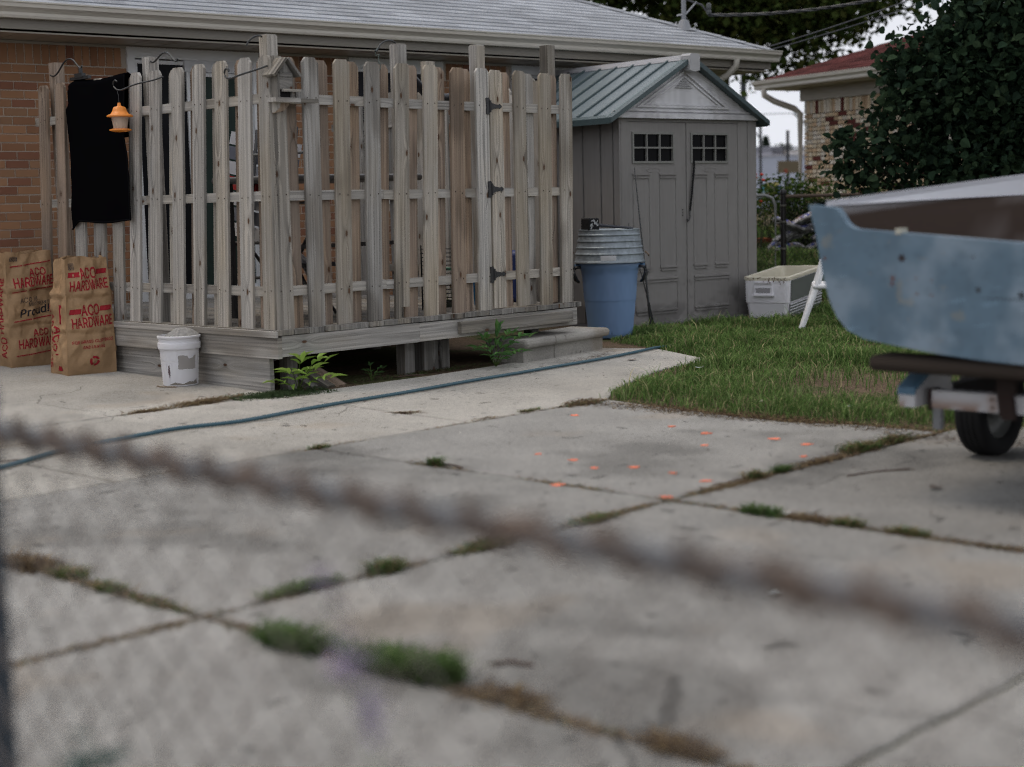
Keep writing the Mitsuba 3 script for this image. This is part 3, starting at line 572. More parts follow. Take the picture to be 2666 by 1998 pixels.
for side in (-1, 1):
    m = MB(); slabroof(m, side, W0, W1, 0, 1, 0, 0.02, GR); k = m.add("roof_panel", "satin_paint", shed); roofk = roofk or k
    for q in range(8):
        m = MB(); w = 0.16 + 0.255 * q; slabroof(m, side, w, w + 0.028, 0.03, 0.97, 0.02, 0.040, GD); m.add("roof_rib", "satin_paint", k)
    m = MB(); slabroof(m, side, W0 - 0.03, W0 + 0.06, 0.0, 1.02, -0.022, 0.030, GD); slabroof(m, side, W0 + 0.06, W0 + 0.085, 0.0, 1.0, 0.02, 0.03, (0.09, 0.13, 0.135)); m.add("roof_trim", "satin_paint", k)
    m = MB(); slabroof(m, side, W0, W1, 0.97, 1.02, -0.03, 0.028, GD); m.add("eave_trim", "satin_paint", k)
RC = (0.36, 0.36, 0.38)
m = MB(); m.prism([(-0.075, 0.0), (0.075, 0.0), (0.05, 0.055), (-0.05, 0.055)], S.p((AU, W0 + .05, 2.685)), S.u, S.z, S.w, W1 - W0 - .05, RC); m.add("ridge_cap", "satin_paint", shed)
m = MB(); m.prism([(-0.075, -0.10), (0.0, -0.115), (0.075, -0.10), (0.075, 0.045), (0.05, 0.068), (-0.05, 0.068), (-0.075, 0.045)], S.p((AU, W0 - .05, 2.68)), S.u, S.z, S.w, 0.13, (0.34, 0.34, 0.35)); m.add("ridge_end", "satin_paint", shed)
# strap hung from the window of the right door
k = thing("bungee_strap", "black strap with hooked end hanging down over the right shed door", "strap")
m = MB(); P = S.pts([(0.928, -0.016, 1.665), (0.926, -0.022, 1.62), (0.915, -0.022, 1.545), (0.885, -0.022, 1.33), (0.855, -0.022, 1.15)]); a = S.u * 0.013
m.raw(np.vstack([P - a, P + a]), [(i, i + 1, i + 6, i + 5) for i in range(4)], None, (0.012, 0.012, 0.013))
m.raw(np.vstack([P - a - S.w * .004, P + a - S.w * .004]), [(i, i + 1, i + 6, i + 5) for i in range(4)], None, (0.012, 0.012, 0.013)); m.add("webbing", "rough_paint", k)
MB().tube(S.pts([(0.855, -0.025, 1.15), (0.845, -0.03, 1.12), (0.85, -0.03, 1.09), (0.83, -0.03, 1.055), (0.812, -0.03, 1.04), (0.806, -0.03, 1.07)]), 0.007, (0.03, 0.03, 0.032), 7).add("hook", "satin_paint", k)
k = thing("fishing_rod", "thin black fishing rod leaning against the left shed door", "fishing rod")
MB().tube([(5.20, 0.845, 0.0), (5.53, 1.302, 1.60)], np.array([0.013, 0.004]), (0.015, 0.017, 0.019), 8).add("blank", "satin_paint", k)
MB().tube([(5.207, 0.855, 0.03), (5.255, 0.921, 0.27)], 0.016, (0.02, 0.021, 0.022), 8).add("grip", "rough_paint", k)
k = thing("fishing_rod", "shorter dark rod crossing the foot of the long fishing rod by the shed", "fishing rod")
MB().tube([(5.325, 0.905, 0.0), (5.265, 0.95, 0.34)], 0.010, (0.015, 0.017, 0.019), 8).add("grip", "rough_paint", k)
MB().tube([(5.265, 0.95, 0.34), (5.42, 1.30, 1.05)], np.array([0.007, 0.003]), (0.015, 0.017, 0.019), 8).add("blank", "satin_paint", k)

# ------------------------------------------------------------------ concrete step
st = thing("concrete_step", "precast concrete step with rounded nosing in front of the gate", "step")
SF = Frame((2.36, -0.15, 0.0), 9.5)
m = MB(); m.mesh(trimesh.creation.box((1.24, 0.30, 0.14)))
def place(mb, fr):
    mb.v = [fr.pts(v) for v in mb.v]; return mb
m.v[0] = m.v[0] + np.array([0.64, 0.20, 0.05]); place(m, SF).add("riser", "concrete_light", st)
prof = sg.box(0, 0, 1.33, 0.37).buffer(0.001, join_style="round")
import manifold3d as m3
def roundbox(x0, y0, z0, x1, y1, z1, r, seg=20):
    sp = m3.Manifold.sphere(r, seg); pts = [(a, b, c) for a in (x0 + r, x1 - r) for b in (y0 + r, y1 - r) for c in (z0 + r, z1 - r)]
    return m3.Manifold.batch_hull([sp.translate(p) for p in pts])
def m3v(man):
    q = man.to_mesh(); return np.asarray(q.vert_properties[:, :3], float), np.asarray(q.tri_verts)
place(MB().mesh(m3v(roundbox(-0.025, -0.015, 0.112, 1.30, 0.40, 0.186, 0.0365))), SF).add("tread", "concrete_light", st, smooth=35)

# ------------------------------------------------------------------ trash can, tub, mallet
cx, cy = 4.55, 0.82
can = thing("trash_can", "blue plastic trash can standing at the corner of the shed", "trash can")
BL_ = (0.150, 0.240, 0.41)
pr = [(0.0, 0.0), (0.195, 0.0), (0.206, 0.02), (0.212, 0.05), (0.24, 0.34), (0.243, 0.344), (0.246, 0.36), (0.262, 0.58), (0.275, 0.64), (0.292, 0.66), (0.292, 0.70), (0.280, 0.705), (0.268, 0.69), (0.26, 0.60), (0.20, 0.05), (0.0, 0.03)]
MB().lathe(pr, BL_, 56, (cx, cy, 0.0)).add("body", "satin_paint", can, smooth=40)
v0 = np.array([-(cx - EYE[0]), -(cy - EYE[1]), 0]); v0 /= np.linalg.norm(v0); rt = np.array([-v0[1], v0[0], 0])   # v0 towards the yard, rt to its right
for sgn, nm in ((1, "handle"), (-1, "handle")):
    d = rt * sgn * 0.97 + v0 * 0.2; d /= np.linalg.norm(d); o = np.array([cx, cy, 0]); t = np.cross((0, 0, 1), d)
    P = [o + d * 0.285 - t * 0.045 + (0, 0, .665), o + d * 0.335 - t * .045 + (0, 0, .66), o + d * 0.35 - t * .045 + (0, 0, .61), o + d * 0.325 - t * .04 + (0, 0, .545), o + d * 0.30 + (0, 0, .525), o + d * 0.325 + t * .04 + (0, 0, .545), o + d * 0.35 + t * .045 + (0, 0, .61), o + d * 0.335 + t * .045 + (0, 0, .66), o + d * 0.285 + t * .045 + (0, 0, .665)]
    MB().tube(P, 0.014, (0.015, 0.016, 0.02), 8).add(nm, "satin_paint", can, smooth=40)
    MB().tube([o + d * 0.28 + (0, 0, .675), o + d * 0.335 + (0, 0, .672)], 0.022, (0.05, 0.11, 0.2), 10).add("handle_lug", "satin_paint", can, smooth=40)
fo = np.array([cx, cy, 0]) + (v0 * .97 - rt * .22) * 0.214; tt = np.cross((0, 0, 1), v0); MB().tube([fo - tt * .06 + (0, 0, .04), fo - tt * .055 + (0, 0, .105), fo + (0, 0, .112), fo + tt * .055 + (0, 0, .105), fo + tt * .06 + (0, 0, .04)], 0.006, (0.06, 0.11, 0.22), 6).add("hand_grip", "satin_paint", can, smooth=40)
tub = thing("washtub", "upturned galvanized washtub covering the blue trash can", "washtub")
pr = [(0.322, 0.0), (0.334, 0.004), (0.334, 0.016), (0.326, 0.022), (0.322, 0.05)]
for k, (r, z) in enumerate(((0.318, 0.085), (0.308, 0.145), (0.298, 0.205), (0.288, 0.262))): pr += [(r, z - 0.012), (r + .005, z - .005), (r + .005, z + .004), (r - .002, z + .010)]
pr += [(0.284, 0.300), (0.287, 0.306), (0.282, 0.314), (0.272, 0.310), (0.266, 0.300), (0.0, 0.302)]
MB().lathe(pr, (0.5, 0.5, 0.5), 64, (cx, cy, 0.700)).add("body", "galvanized", tub, smooth=30)
ang0 = math.atan2(v0[1], v0[0]) - 0.05; A = np.linspace(ang0 - 0.2, ang0 + 0.24, 9); 
q = np.array([[cx + .3275 * math.cos(a), cy + .3275 * math.sin(a), z] for z in (.728, .775) for a in A]); MB().raw(q, [(i, i + 1, i + 10, i + 9) for i in range(8)], None, (0.50, 0.51, 0.53)).add("label_patch", "rough_paint", tub)
for sgn in (-1, 1):
    d = rt * sgn; o = np.array([cx, cy, 0]) + d * .335; t = np.cross((0, 0, 1), d)
    MB().tube([o - t * .05 + (0, 0, .80), o + d * .03 - t * .05 + (0, 0, .77), o + d * .035 + (0, 0, .755), o + d * .03 + t * .05 + (0, 0, .77), o + t * .05 + (0, 0, .80)], 0.006, (0.2, 0.13, 0.09), 6).add("bail_handle", "worn_metal", tub)
ml = thing("mallet", "black rubber mallet with scuffed pale face lying on the upturned tub", "mallet")
mo = np.array([cx, cy, 1.002]) - rt * 0.175 + v0 * 0.12; hd = rt * .90 - v0 * .42; hd /= np.linalg.norm(hd); hs = np.cross((0, 0, 1), hd)
m = MB(); hv, hf = m3v(roundbox(-0.055, -0.09, 0.0, 0.055, 0.09, 0.118, 0.012, 12)); R3 = np.array([hd, hs, (0, 0, 1)])
m.raw(mo + hv @ R3, hf, None, (0.012, 0.012, 0.013)); m.add("head", "rough_paint", ml, smooth=30)
for k in range(14):
    a = rng.random() * PI; l = 0.015 + 0.02 * rng.random(); c0 = mo - hs * 0.0915 + hd * (rng.random() - .5) * .07 + np.array([0, 0, 0.02 + 0.08 * rng.random()]); e1 = (hd * math.cos(a) + np.array([0, 0, 1]) * math.sin(a)) * l; e2 = (hd * -math.sin(a) + np.array([0, 0, 1]) * math.cos(a)) * 0.004
    MB().raw([c0 - e1 * .5 - e2, c0 + e1 * .5 - e2, c0 + e1 * .55 + e2, c0 - e1 * .4 + e2], [(0, 1, 2, 3)], None, (0.35, 0.36, 0.37)).add("scuff", "rough_paint", ml + "__head")
MB().tube([mo + hd * .05 + (0, 0, .06), mo + hd * .11 + (0, 0, .048), mo + hd * .44 + (0, 0, .014)], np.array([.017, .015, .012]), (0.02, 0.021, 0.028), 8).add("handle", "satin_paint", ml, smooth=40)

# ------------------------------------------------------------------ bucket of gravel
bx, by = -0.19, 0.93; bz = patio_z(bx, by)
bk = thing("bucket", "white plastic bucket with torn grey label in front of the deck skirt", "bucket")
W_ = (0.63, 0.63, 0.66)
pr = [(0.0, 0.0), (0.120, 0.0), (0.127, 0.008), (0.141, 0.265), (0.152, 0.268), (0.153, 0.276), (0.154, 0.312), (0.146, 0.316), (0.147, 0.345), (0.155, 0.348), (0.156, 0.362), (0.149, 0.366), (0.146, 0.36), (0.138, 0.2), (0.122, 0.01), (0.0, 0.008)]
MB().lathe(pr, W_, 56, (bx, by, bz)).add("body", "satin_paint", bk, smooth=40)
vb = np.array([-(bx - EYE[0]), -(by - EYE[1]), 0]); vb /= np.linalg.norm(vb); rb = np.array([-vb[1], vb[0], 0])
def wrap(poly, r0, r1, z0, z1, o, off, c):
    """a flat outline (angle*radius, height) wrapped round a tapering body"""
    m = trimesh.creation.triangulate_polygon(poly, engine="earcut"); mm = trimesh.Trimesh(np.c_[m[0], np.zeros(len(m[0]))], m[1], process=False)
    v, f = trimesh.remesh.subdivide_to_size(mm.vertices, mm.faces, 0.02); a0 = math.atan2(vb[1], vb[0]); rr = r0 + (r1 - r0) * (v[:, 1] - z0) / (z1 - z0) + off; a = a0 + v[:, 0] / r0
    return MB().raw(np.c_[o[0] + rr * np.cos(a), o[1] + rr * np.sin(a), o[2] + v[:, 1]], f, None, c)
lab = sg.Polygon([(-.012, .225), (.012, .228), (.05, .222), (.062, .20), (.085, .205), (.11, .225), (.118, .228), (.116, .13), (.09, .122), (.04, .126), (.0, .124), (-.014, .13), (-.010, .18)])
wrap(lab, .127, .141, .008, .265, (bx, by, bz), 0.0012, (0.30, 0.285, 0.275)).add("torn_label", "rough_paint", bk)
wrap(sg.Polygon([(-.085, .15), (-.075, .155), (-.072, .09), (-.078, .06), (-.09, .10)]), .127, .141, .008, .265, (bx, by, bz), 0.0012, (0.12, 0.09, 0.10)).add("scar", "rough_paint", bk)
wrap(sg.Polygon([(-.09, .012), (-.04, .03), (.02, .018), (.06, .035), (.10, .03), (.13, .05), (.14, .012), (.0, .010)]), .127, .141, .008, .265, (bx, by, bz), 0.001, (0.20, 0.18, 0.16)).add("dirt_band", "rough_paint", bk)
m = MB(); s0 = np.array([bx, by, bz]); P = [s0 + rb * .157 * math.cos(t) - vb * 0.165 * math.sin(t) * .95 + np.array([0, 0, .285 - 0.16 * math.sin(t) * 0.9]) for t in np.linspace(0, PI, 25)]; m.tube(P, 0.0022, (0.12, 0.10, 0.09), 6)
m.add("wire_handle", "worn_metal", bk, smooth=True)
gp = trimesh.creation.icosphere(4, 1.0); v = np.array(gp.vertices); v = v * (0.137, 0.137, 0.0); 
a = np.linspace(0, 2 * PI, 49)[:-1]; rr = np.linspace(0, 1, 14); q = [(r * math.cos(t), r * math.sin(t)) for r in rr for t in a]; q = np.array(q)
hh = 0.335 + 0.085 * np.clip(1 - ((q[:, 0] - .2) ** 2 * .9 + (q[:, 1]) ** 2), 0, 1) + 0.010 * (meshkit.fbm(np.c_[q * 9, q[:, :1] * 0], 3, 5) - .5) - 0.03 * np.exp(-((q[:, 0] * .5 + q[:, 1] + .25) / .06) ** 2)
vv = s0 + q[:, :1] * 0.144 * rb + q[:, 1:] * 0.144 * vb + np.c_[q * 0, hh]; n = 48
f = [(i * n + j, (i + 1) * n + j, (i + 1) * n + (j + 1) % n, i * n + (j + 1) % n) for i in range(13) for j in range(n)]
g0 = 0.17 + 0.25 * meshkit.noise(np.c_[q * 60, q[:, :1]], 8)[:, None] * np.array([1, .96, .88]); MB().raw(vv, f, None, g0).add("gravel", "rough_paint", label="heap of grey gravel filling the white bucket", cat="gravel", kind="stuff", smooth=True)
tw = MB().tube([s0 + rb * -.17 + vb * .07 + (0, 0, .006 - .0), s0 + rb * -.14 + vb * .13 + (0, 0, .005), s0 + rb * -.08 + vb * .16 + (0, 0, .005), s0 + rb * -.03 + vb * .18 + (0, 0, .005)], 0.005, (0.2, 0.15, 0.11), 6).add("twig", "rough_paint", label="bent brown twig lying at the foot of the white bucket", cat="twig")

# ------------------------------------------------------------------ paper yard-waste bags with their print
RED = (0.30, 0.022, 0.030); INK = (0.028, 0.026, 0.032)
def bag(name, label, A, waz, W, D, Ht, top, lean, seed):
    """A: ground corner between the wide face and the gusset; waz: direction of the wide face; the gusset runs to its left"""
    t = math.radians(waz); wd = np.array([math.cos(t), math.sin(t), 0]); gd = np.array([-math.sin(t), math.cos(t), 0]); k = thing(name, label, "paper bag")
    A = np.array([A[0], A[1], patio_z(*A)])
    def P(face, s, h, off=0.0):
        """face 0: wide (s from corner A to the right), 1: gusset (s from A to the back), 2: right side, 3: back"""
        s, h = np.broadcast_arrays(np.asarray(s, float), np.asarray(h, float)); z = h
        wt = W * (1 + (top[0] - 1) * h ** 1.5); dt = D * (1 + (top[1] - 1) * h ** 1.6); sh = lean * h
        bulge = 0.028 * np.sin(PI * np.clip(s, 0, 1)) * (0.3 + 0.7 * np.sin(PI * np.clip(h, 0, 1)))
        x0 = (W - wt) * 0.42 + sh; y0 = (D - dt) * 0.5
        if face == 0: x, y, n = x0 + s * wt, y0 + 0 * s - bulge, (0, -1)
        elif face == 1: x, y, n = x0 + 0 * s - bulge * .5 + 0.04 * np.sin(PI * s) ** 3 * h ** 2, y0 + s * dt, (-1, 0)
        elif face == 2: x, y, n = x0 + wt + bulge * .5, y0 + s * dt, (1, 0)
        else: x, y, n = x0 + s * wt, y0 + dt + bulge, (0, 1)
        q = np.stack([s * 3.1 + face * 7 + seed, h * 5.0, h * 0 + seed], -1); wr = (meshkit.fbm(q, 4, seed) - .5) * 0.085 + 0.045 * np.abs(meshkit.noise(q * 1.7, seed + 3) - .5) - 0.03 * np.abs(meshkit.noise(np.stack([s * 2.4 + h * 3.1 + seed, s * 3.0 - h * 4.2, h * 0 + face], -1), seed + 8) - .5)
        for hf in (0.36, 0.66): wr = wr - 0.011 * np.exp(-((h - hf - 0.012 * np.sin(s * 5 + seed)) / 0.012) ** 2) + 0.009 * np.exp(-((h - hf - 0.035) / 0.02) ** 2)
        wr = wr * np.minimum(1, 8 * np.minimum(s, 1 - s).clip(0) + .05) * np.minimum(1, 6 * h)
        tuck = np.where(h < 0.10, (0.10 - h) * 0.25, 0) * np.exp(-((s - (0.35 if face == 0 else .5)) / .4) ** 2)
        x = x + n[0] * (wr + off) - n[0] * tuck; y = y + n[1] * (wr + off) - n[1] * tuck
        zz = z * Ht * (1 - 0.018 * (1 - h) * 0) + 0.006 * meshkit.noise(q * 3, 9) * (h > .98) - 0.012 * (np.sin(PI * s * 2.3 + seed) * (h > .985))
        return A + x[..., None] * wd + y[..., None] * gd + zz[..., None] * np.array([0, 0, 1.0])
    mb = MB(); ns, nh = 36, 72
    for face in range(4):
        s, h = np.meshgrid(np.linspace(0, 1, ns), np.linspace(0, 1, nh)); v = P(face, s, h).reshape(-1, 3); i, j = np.meshgrid(np.arange(nh - 1), np.arange(ns - 1), indexing="ij")
        q = np.stack([i * ns + j, i * ns + j + 1, (i + 1) * ns + j + 1, (i + 1) * ns + j], -1).reshape(-1, 4); mb.raw(v, q if face in (0, 2) else q[:, ::-1])
    mb.add("paper", "kraft_paper", k, smooth=True)
    def text(txt, face, s0, s1, h0, c, bold=False, up=False, shear=0.0, wscale=None, name="lettering"):
        """text whose left end is at (s0, h0) on the face; its width fills s0..s1; up: reading upwards"""
        tm = meshkit.text_mesh(txt, 0.1, 0.001, bold); v = np.array(tm.vertices); v = v - [v[:, 0].min(), 0, 0]; w = v[:, 0].max(); f = np.array(tm.faces)
        keep = np.abs(np.array(tm.face_normals)[:, 2]) > .5; keep &= (v[f][:, :, 2].mean(1) > 0.0005); v2, f2 = trimesh.remesh.subdivide_to_size(v, f[keep], 0.035, max_iter=12)
        wid_ = (W if face in (0,) else D)
        if not up:
            sc = (s1 - s0) / w; ss = s0 + v2[:, 0] * sc; hh = h0 + v2[:, 1] * sc * wid_ / Ht * (wscale or 1) + shear * (ss - s0)
        else:
            sc = (s1 - s0) / w; hh = s0 + v2[:, 0] * sc; ss = h0 + v2[:, 1] * sc * Ht / wid_ * (wscale or 1)
        q = P(face, ss, hh, 0.0028)
        MB().raw(q, f2, None, c).add(name, "rough_paint", k)
    def bar(face, s0, s1, h0, h1, c, shear=0.0, name="print_bar", slant=0.0):
        n = 14; s = np.linspace(s0, s1, n); lo = P(face, s, h0 + shear * (s - s0), .0028); hi = P(face, s + slant, h1 + shear * (s - s0), .0028)
        MB().raw(np.vstack([lo, hi]), [(i, i + 1, n + i + 1, n + i) for i in range(n - 1)], None, c).add(name, "rough_paint", k)
    return k, text, bar, P
k, text, bar, P = bag("yard_waste_bag", "brown paper yard waste bag with two big red prints, beside the deck skirt", (-0.470, 2.03), -5, 0.41, 0.30, 0.90, (0.84, 0.58), 0.030, 2)
for h in (0.820, 0.505):
    text("ACO", 0, 0.30, 0.69, h, RED, True, shear=0.02, wscale=1.45); bar(0, 0.06, 0.285, h + .012, h + .055, RED, .02, slant=.02); bar(0, 0.70, 0.95, h + .035, h + .078, RED, .02, slant=.02)
    text("HARDWARE", 0, 0.09, 0.96, h - 0.105, RED, True, shear=0.025, wscale=1.6)
text("FOR GRASS CLIPPINGS", 0, 0.09, 0.95, 0.265, RED, True, shear=.02); text("AND LEAVES", 0, 0.30, 0.74, 0.222, RED, True, shear=.015)
for q in range(3):     # three bent recycling arrows
    a0 = q * 2 * PI / 3 + .4; a = np.linspace(a0, a0 + 1.45, 8); c0 = np.array([.52, .115]); r0, r1 = .105, .062
    lo, hi = [(c0[0] + r * np.cos(a), c0[1] + r * .40 * np.sin(a)) for r in (r1, r0)]; ah = a[-1] + .42
    v = np.vstack([P(0, *lo, .0028), P(0, *hi, .0028), P(0, np.array([c0[0] + .045 * math.cos(a[-1]), c0[0] + .125 * math.cos(a[-1]), c0[0] + .084 * math.cos(ah)]), np.array([c0[1] + .018 * math.sin(a[-1]), c0[1] + .05 * math.sin(a[-1]), c0[1] + .0336 * math.sin(ah)]), .0029)])
    MB().raw(v, [(i, i + 1, 9 + i) for i in range(7)] + [(i, 9 + i, 8 + i) for i in range(7)] + [(16, 17, 18)], None, RED).add("recycling_arrow", "rough_paint", k)
text("ACO", 1, 0.42, 0.20, 0.72, RED, True, up=True, wscale=1.2); bar(1, .36, .52, .435, .60, RED); bar(1, .36, .56, .035, .185, RED); text("HARDWARE", 1, 0.60, 0.06, 0.96, RED, True, up=True, wscale=0.62)
for q in range(7): bar(0, .085 + .018 * q, .094 + .018 * q, .895, .955, (0.06, 0.05, 0.05), name="barcode_bar")
k, text, bar, P = bag("yard_waste_bag", "brown paper yard waste bag with dark Proud print at the left edge of the photograph", (-0.485, 2.86), -3, 0.41, 0.30, 0.92, (0.95, 0.85), 0.0, 11)
for h in (0.88, 0.655, 0.40, 0.10): bar(0, 0.10, 0.97, h - .006, h + .003, RED, 0.05 if h > .2 else .04)
text("ACO", 0, 0.45, 0.80, 0.795, RED, True, wscale=1.2, shear=.03); text("HARDWARE", 0, 0.13, 1.0, 0.695, RED, True, wscale=1.6, shear=.03)
text("ACO is", 0, 0.22, 0.62, 0.560, INK, False, shear=.05); text("Michigan", 0, 0.40, 0.86, 0.530, INK, False, shear=.05); text("Proud!", 0, 0.24, 0.86, 0.435, INK, True, shear=.07, wscale=1.0)
text("ACO", 0, 0.47, 0.79, 0.265, RED, True, wscale=1.2, shear=.03); text("HARDWARE", 0, 0.15, 1.0, 0.160, RED, True, wscale=1.6, shear=.03)
text("ACO HARDWARE", 1, 0.08, 0.78, 0.22, RED, True, up=True, wscale=1.2)
for q in range(7): bar(0, .08 + .022 * q, .092 + .022 * q, .925, .965, (0.06, 0.05, 0.05), name="barcode_bar")
# ------------------------------------------------------------------ things hung on the fence
IRON = (0.022, 0.024, 0.026)
rug = thing("rug", "black rug draped over the pickets of the short fence side", "rug")
n1, n2 = 26, 40; ys, ts = np.meshgrid(np.linspace(0, 1, n1), np.linspace(0, 1, n2)); edge = 1.70 + 0.0 * ts; yy = 1.675 + (2.56 - 1.675) * ys + 0.012 * np.sin(ts * 7 + ys * 2)
zz = 2.315 - 0.02 * np.exp(-((ys - .45) / .3) ** 2) - 0.07 * np.clip(ys - .86, 0, 1) / .14 - 1.09 * ts; yy = yy - 0.05 * (ys > .93) * (ts < .12)
xx = -0.045 - 0.016 * np.sin(ys * 9 + 1) * (.4 + .6 * ts) - 0.03 * np.sin(PI * ts) * np.exp(-((ys - .1) / .3) ** 2) + 0.015 * (meshkit.noise(np.stack([ys * 5, ts * 7, ts * 0], -1), 4) - .5)
fr_ = np.stack([xx, yy, zz], -1); top = fr_[0] + np.array([0.035, 0, 0.018]); back = fr_[0] + np.array([0.10, 0, -0.02]); bk2 = fr_[0] + np.array([0.11, 0, -0.45])
G3 = np.concatenate([bk2[None], back[None], top[None], fr_]); a, b = G3.shape[:2]; i, j = np.meshgrid(np.arange(a - 1), np.arange(b - 1), indexing="ij"); q = np.stack([i * b + j, i * b + j + 1, (i + 1) * b + j + 1, (i + 1) * b + j], -1).reshape(-1, 4)
MB().raw(G3.reshape(-1, 3), q, None, (0.0035, 0.0035, 0.0045)).add("cloth", "black_cloth", rug, smooth=True)
mb = MB(); mb.tube(fr_[-1] + np.array([-.002, 0, 0]), 0.008, (0.006, 0.006, 0.007), 6); mb.tube(fr_[:, 0] + np.array([-.002, 0, 0]), 0.007, (0.006, 0.006, 0.007), 6); mb.add("bound_edge", "black_cloth", rug, smooth=True)

def hook(name_label, pts, r=0.0065, plate=None):
    k = thing("plant_hook", name_label, "hook"); p = np.asarray(pts, float)
    from scipy.interpolate import CubicSpline
    t = np.r_[0, np.cumsum(np.linalg.norm(np.diff(p, axis=0), axis=1))]; q = CubicSpline(t, p)(np.linspace(0, t[-1], 26)); MB().tube(q, r, IRON, 7).add("arm", "satin_paint", k, smooth=40)
    if plate is not None: MB().box(np.array(plate) - (.012, .012, .07), np.array(plate) + (.012, .012, .07), IRON).add("plate", "satin_paint", k)
hook("curved black iron hook holding the dark clip above the black rug", [(0.03, 2.90, 2.40), (0.0, 2.66, 2.455), (-0.01, 2.56, 2.495), (-0.02, 2.46, 2.485), (-0.03, 2.37, 2.43), (-0.03, 2.325, 2.41), (-0.03, 2.31, 2.43)])
k = thing("rug_clip", "dark clamp hanging between its hook and the black rug", "clamp")
mb = MB(); mb.tube([(-0.03, 2.335, 2.415), (-0.03, 2.335, 2.36)], 0.016, IRON, 8); mb.box((-0.05, 2.20, 2.322), (-0.02, 2.47, 2.345), IRON); mb.box((-0.055, 2.28, 2.335), (-0.02, 2.39, 2.37), IRON); mb.add("jaw", "satin_paint", k)
hook("bare curved black iron hook on the tall post just right of the black rug", [(0.06, 1.49, 2.40), (0.04, 1.40, 2.395), (0.03, 1.30, 2.435), (0.02, 1.20, 2.435), (0.01, 1.11, 2.375), (0.01, 1.085, 2.365), (0.01, 1.065, 2.385)])
hook("straight black iron hook carrying the orange feeder", [(-0.02, 1.22, 2.265), (-0.07, 1.33, 2.237), (-0.13, 1.48, 2.21), (-0.16, 1.585, 2.185), (-0.165, 1.635, 2.20), (-0.165, 1.665, 2.235), (-0.165, 1.64, 2.26), (-0.165, 1.61, 2.25)])
hook("black iron hook reaching left from the corner of the fence with a curled end", [(-0.03, -0.045, 2.245), (-0.08, 0.06, 2.215), (-0.11, 0.19, 2.19), (-0.11, 0.27, 2.18), (-0.11, 0.33, 2.20), (-0.11, 0.33, 2.24), (-0.11, 0.29, 2.245), (-0.11, 0.285, 2.225)], 0.007)
hook("short curved iron hook at the top of the corner post", [(0.05, 0.10, 2.452), (0.0, 0.09, 2.458), (-0.05, 0.10, 2.435), (-0.08, 0.11, 2.39)])
hook("curved iron hook on the tall middle post with a wire loop hanging from it", [(1.24, 0.06, 2.475), (1.16, 0.05, 2.49), (1.08, 0.04, 2.46), (1.035, 0.03, 2.415), (1.02, 0.03, 2.40), (1.01, 0.03, 2.41)])
k = thing("hanging_wire", "thin green wire loop hanging from the hook of the middle post", "wire")
MB().tube([(1.035, .03, 2.425), (1.015, .03, 2.40), (1.02, .03, 2.37), (1.05, .03, 2.385), (1.04, .03, 2.33), (1.055, .02, 2.30), (1.03, .02, 2.24)], 0.003, (0.08, 0.11, 0.10), 5).add("strand", "satin_paint", k)

fd = thing("bird_feeder", "orange lantern shaped bird feeder with clear tube hanging before the black rug", "bird feeder"); F0 = (-0.165, 1.595, 0)
OR = (0.72, 0.235, 0.03)
MB().lathe([(0.0, 2.095), (0.012, 2.092), (0.014, 2.072), (0.022, 2.068), (0.045, 2.06), (0.052, 2.035), (0.066, 2.012), (0.096, 2.0), (0.097, 1.99), (0.085, 1.988), (0.0, 1.990)], OR, 30, F0).add("roof", "satin_paint", fd, smooth=40)
MB().lathe([(0.064, 1.989), (0.050, 1.902), (0.046, 1.902), (0.060, 1.989)], (0.5, 0.4, 0.33), 30, F0).add("tube", "clear_plastic", fd, smooth=40)
MB().lathe([(0.0, 1.96), (0.05, 1.955), (0.044, 1.905), (0.0, 1.905)], (0.40, 0.30, 0.22), 20, F0).add("seed", "rough_paint", fd)
MB().lathe([(0.0, 1.902), (0.055, 1.902), (0.08, 1.898), (0.081, 1.888), (0.04, 1.878), (0.0, 1.877)], OR, 30, F0).add("tray", "satin_paint", fd, smooth=40)
MB().tube([(-0.165, 1.595, 2.09), (-0.165, 1.60, 2.15), (-0.165, 1.615, 2.19)], 0.0025, IRON, 5).add("wire", "satin_paint", fd)

bh = thing("birdhouse", "grey wooden birdhouse feeder with gabled roof on the corner of the fence", "birdhouse")
BF = Frame((-0.005, -0.03, 0), 0)
wood(MB().prism([(-0.0, 2.03), (0.125, 2.03), (0.125, 2.185), (0.0625, 2.275), (0.0, 2.185)], (0, -0.022, 0), (1, 0, 0), (0, 0, 1), (0, -1, 0), 0.02, idv=wid("dark")), "back", bh)
for nm, z0, z1, o in (("front_board", 2.085, 2.165, -.105), ("front_board", 2.168, 2.197, -.108)): wood(MB().box((0.012, o - .015, z0), (0.118, o, z1), idv=wid("dark"), grain=0), nm, bh)
wood(MB().prism([(0.012, 2.199), (0.118, 2.199), (0.065, 2.268)], (0, -0.105, 0), (1, 0, 0), (0, 0, 1), (0, -1, 0), 0.012, idv=wid("dark")), "front_gable", bh)
wood(MB().box((-0.004, -0.118, 2.03), (0.012, -0.042, 2.19), idv=wid("dark"), grain=2), "side", bh); wood(MB().box((0.112, -0.118, 2.03), (0.128, -0.042, 2.19), idv=wid("dark"), grain=2), "side", bh)
for sg_ in (-1, 1):
    a = np.array([0.0625 + sg_ * .105, 0, 2.190 - .02]); b = np.array([0.0625, 0, 2.288]); d = (b - a); nrm_ = np.array([-d[2], 0, d[0]]) * (1 if sg_ > 0 else -1); nrm_ /= np.linalg.norm(nrm_); nrm_ *= -1 if nrm_[2] < 0 else 1
    wood(MB().board(a + (0, -.15, 0), (0, .14, 0), nrm_ * .018, d, wid("dark")), "roof_board", bh)
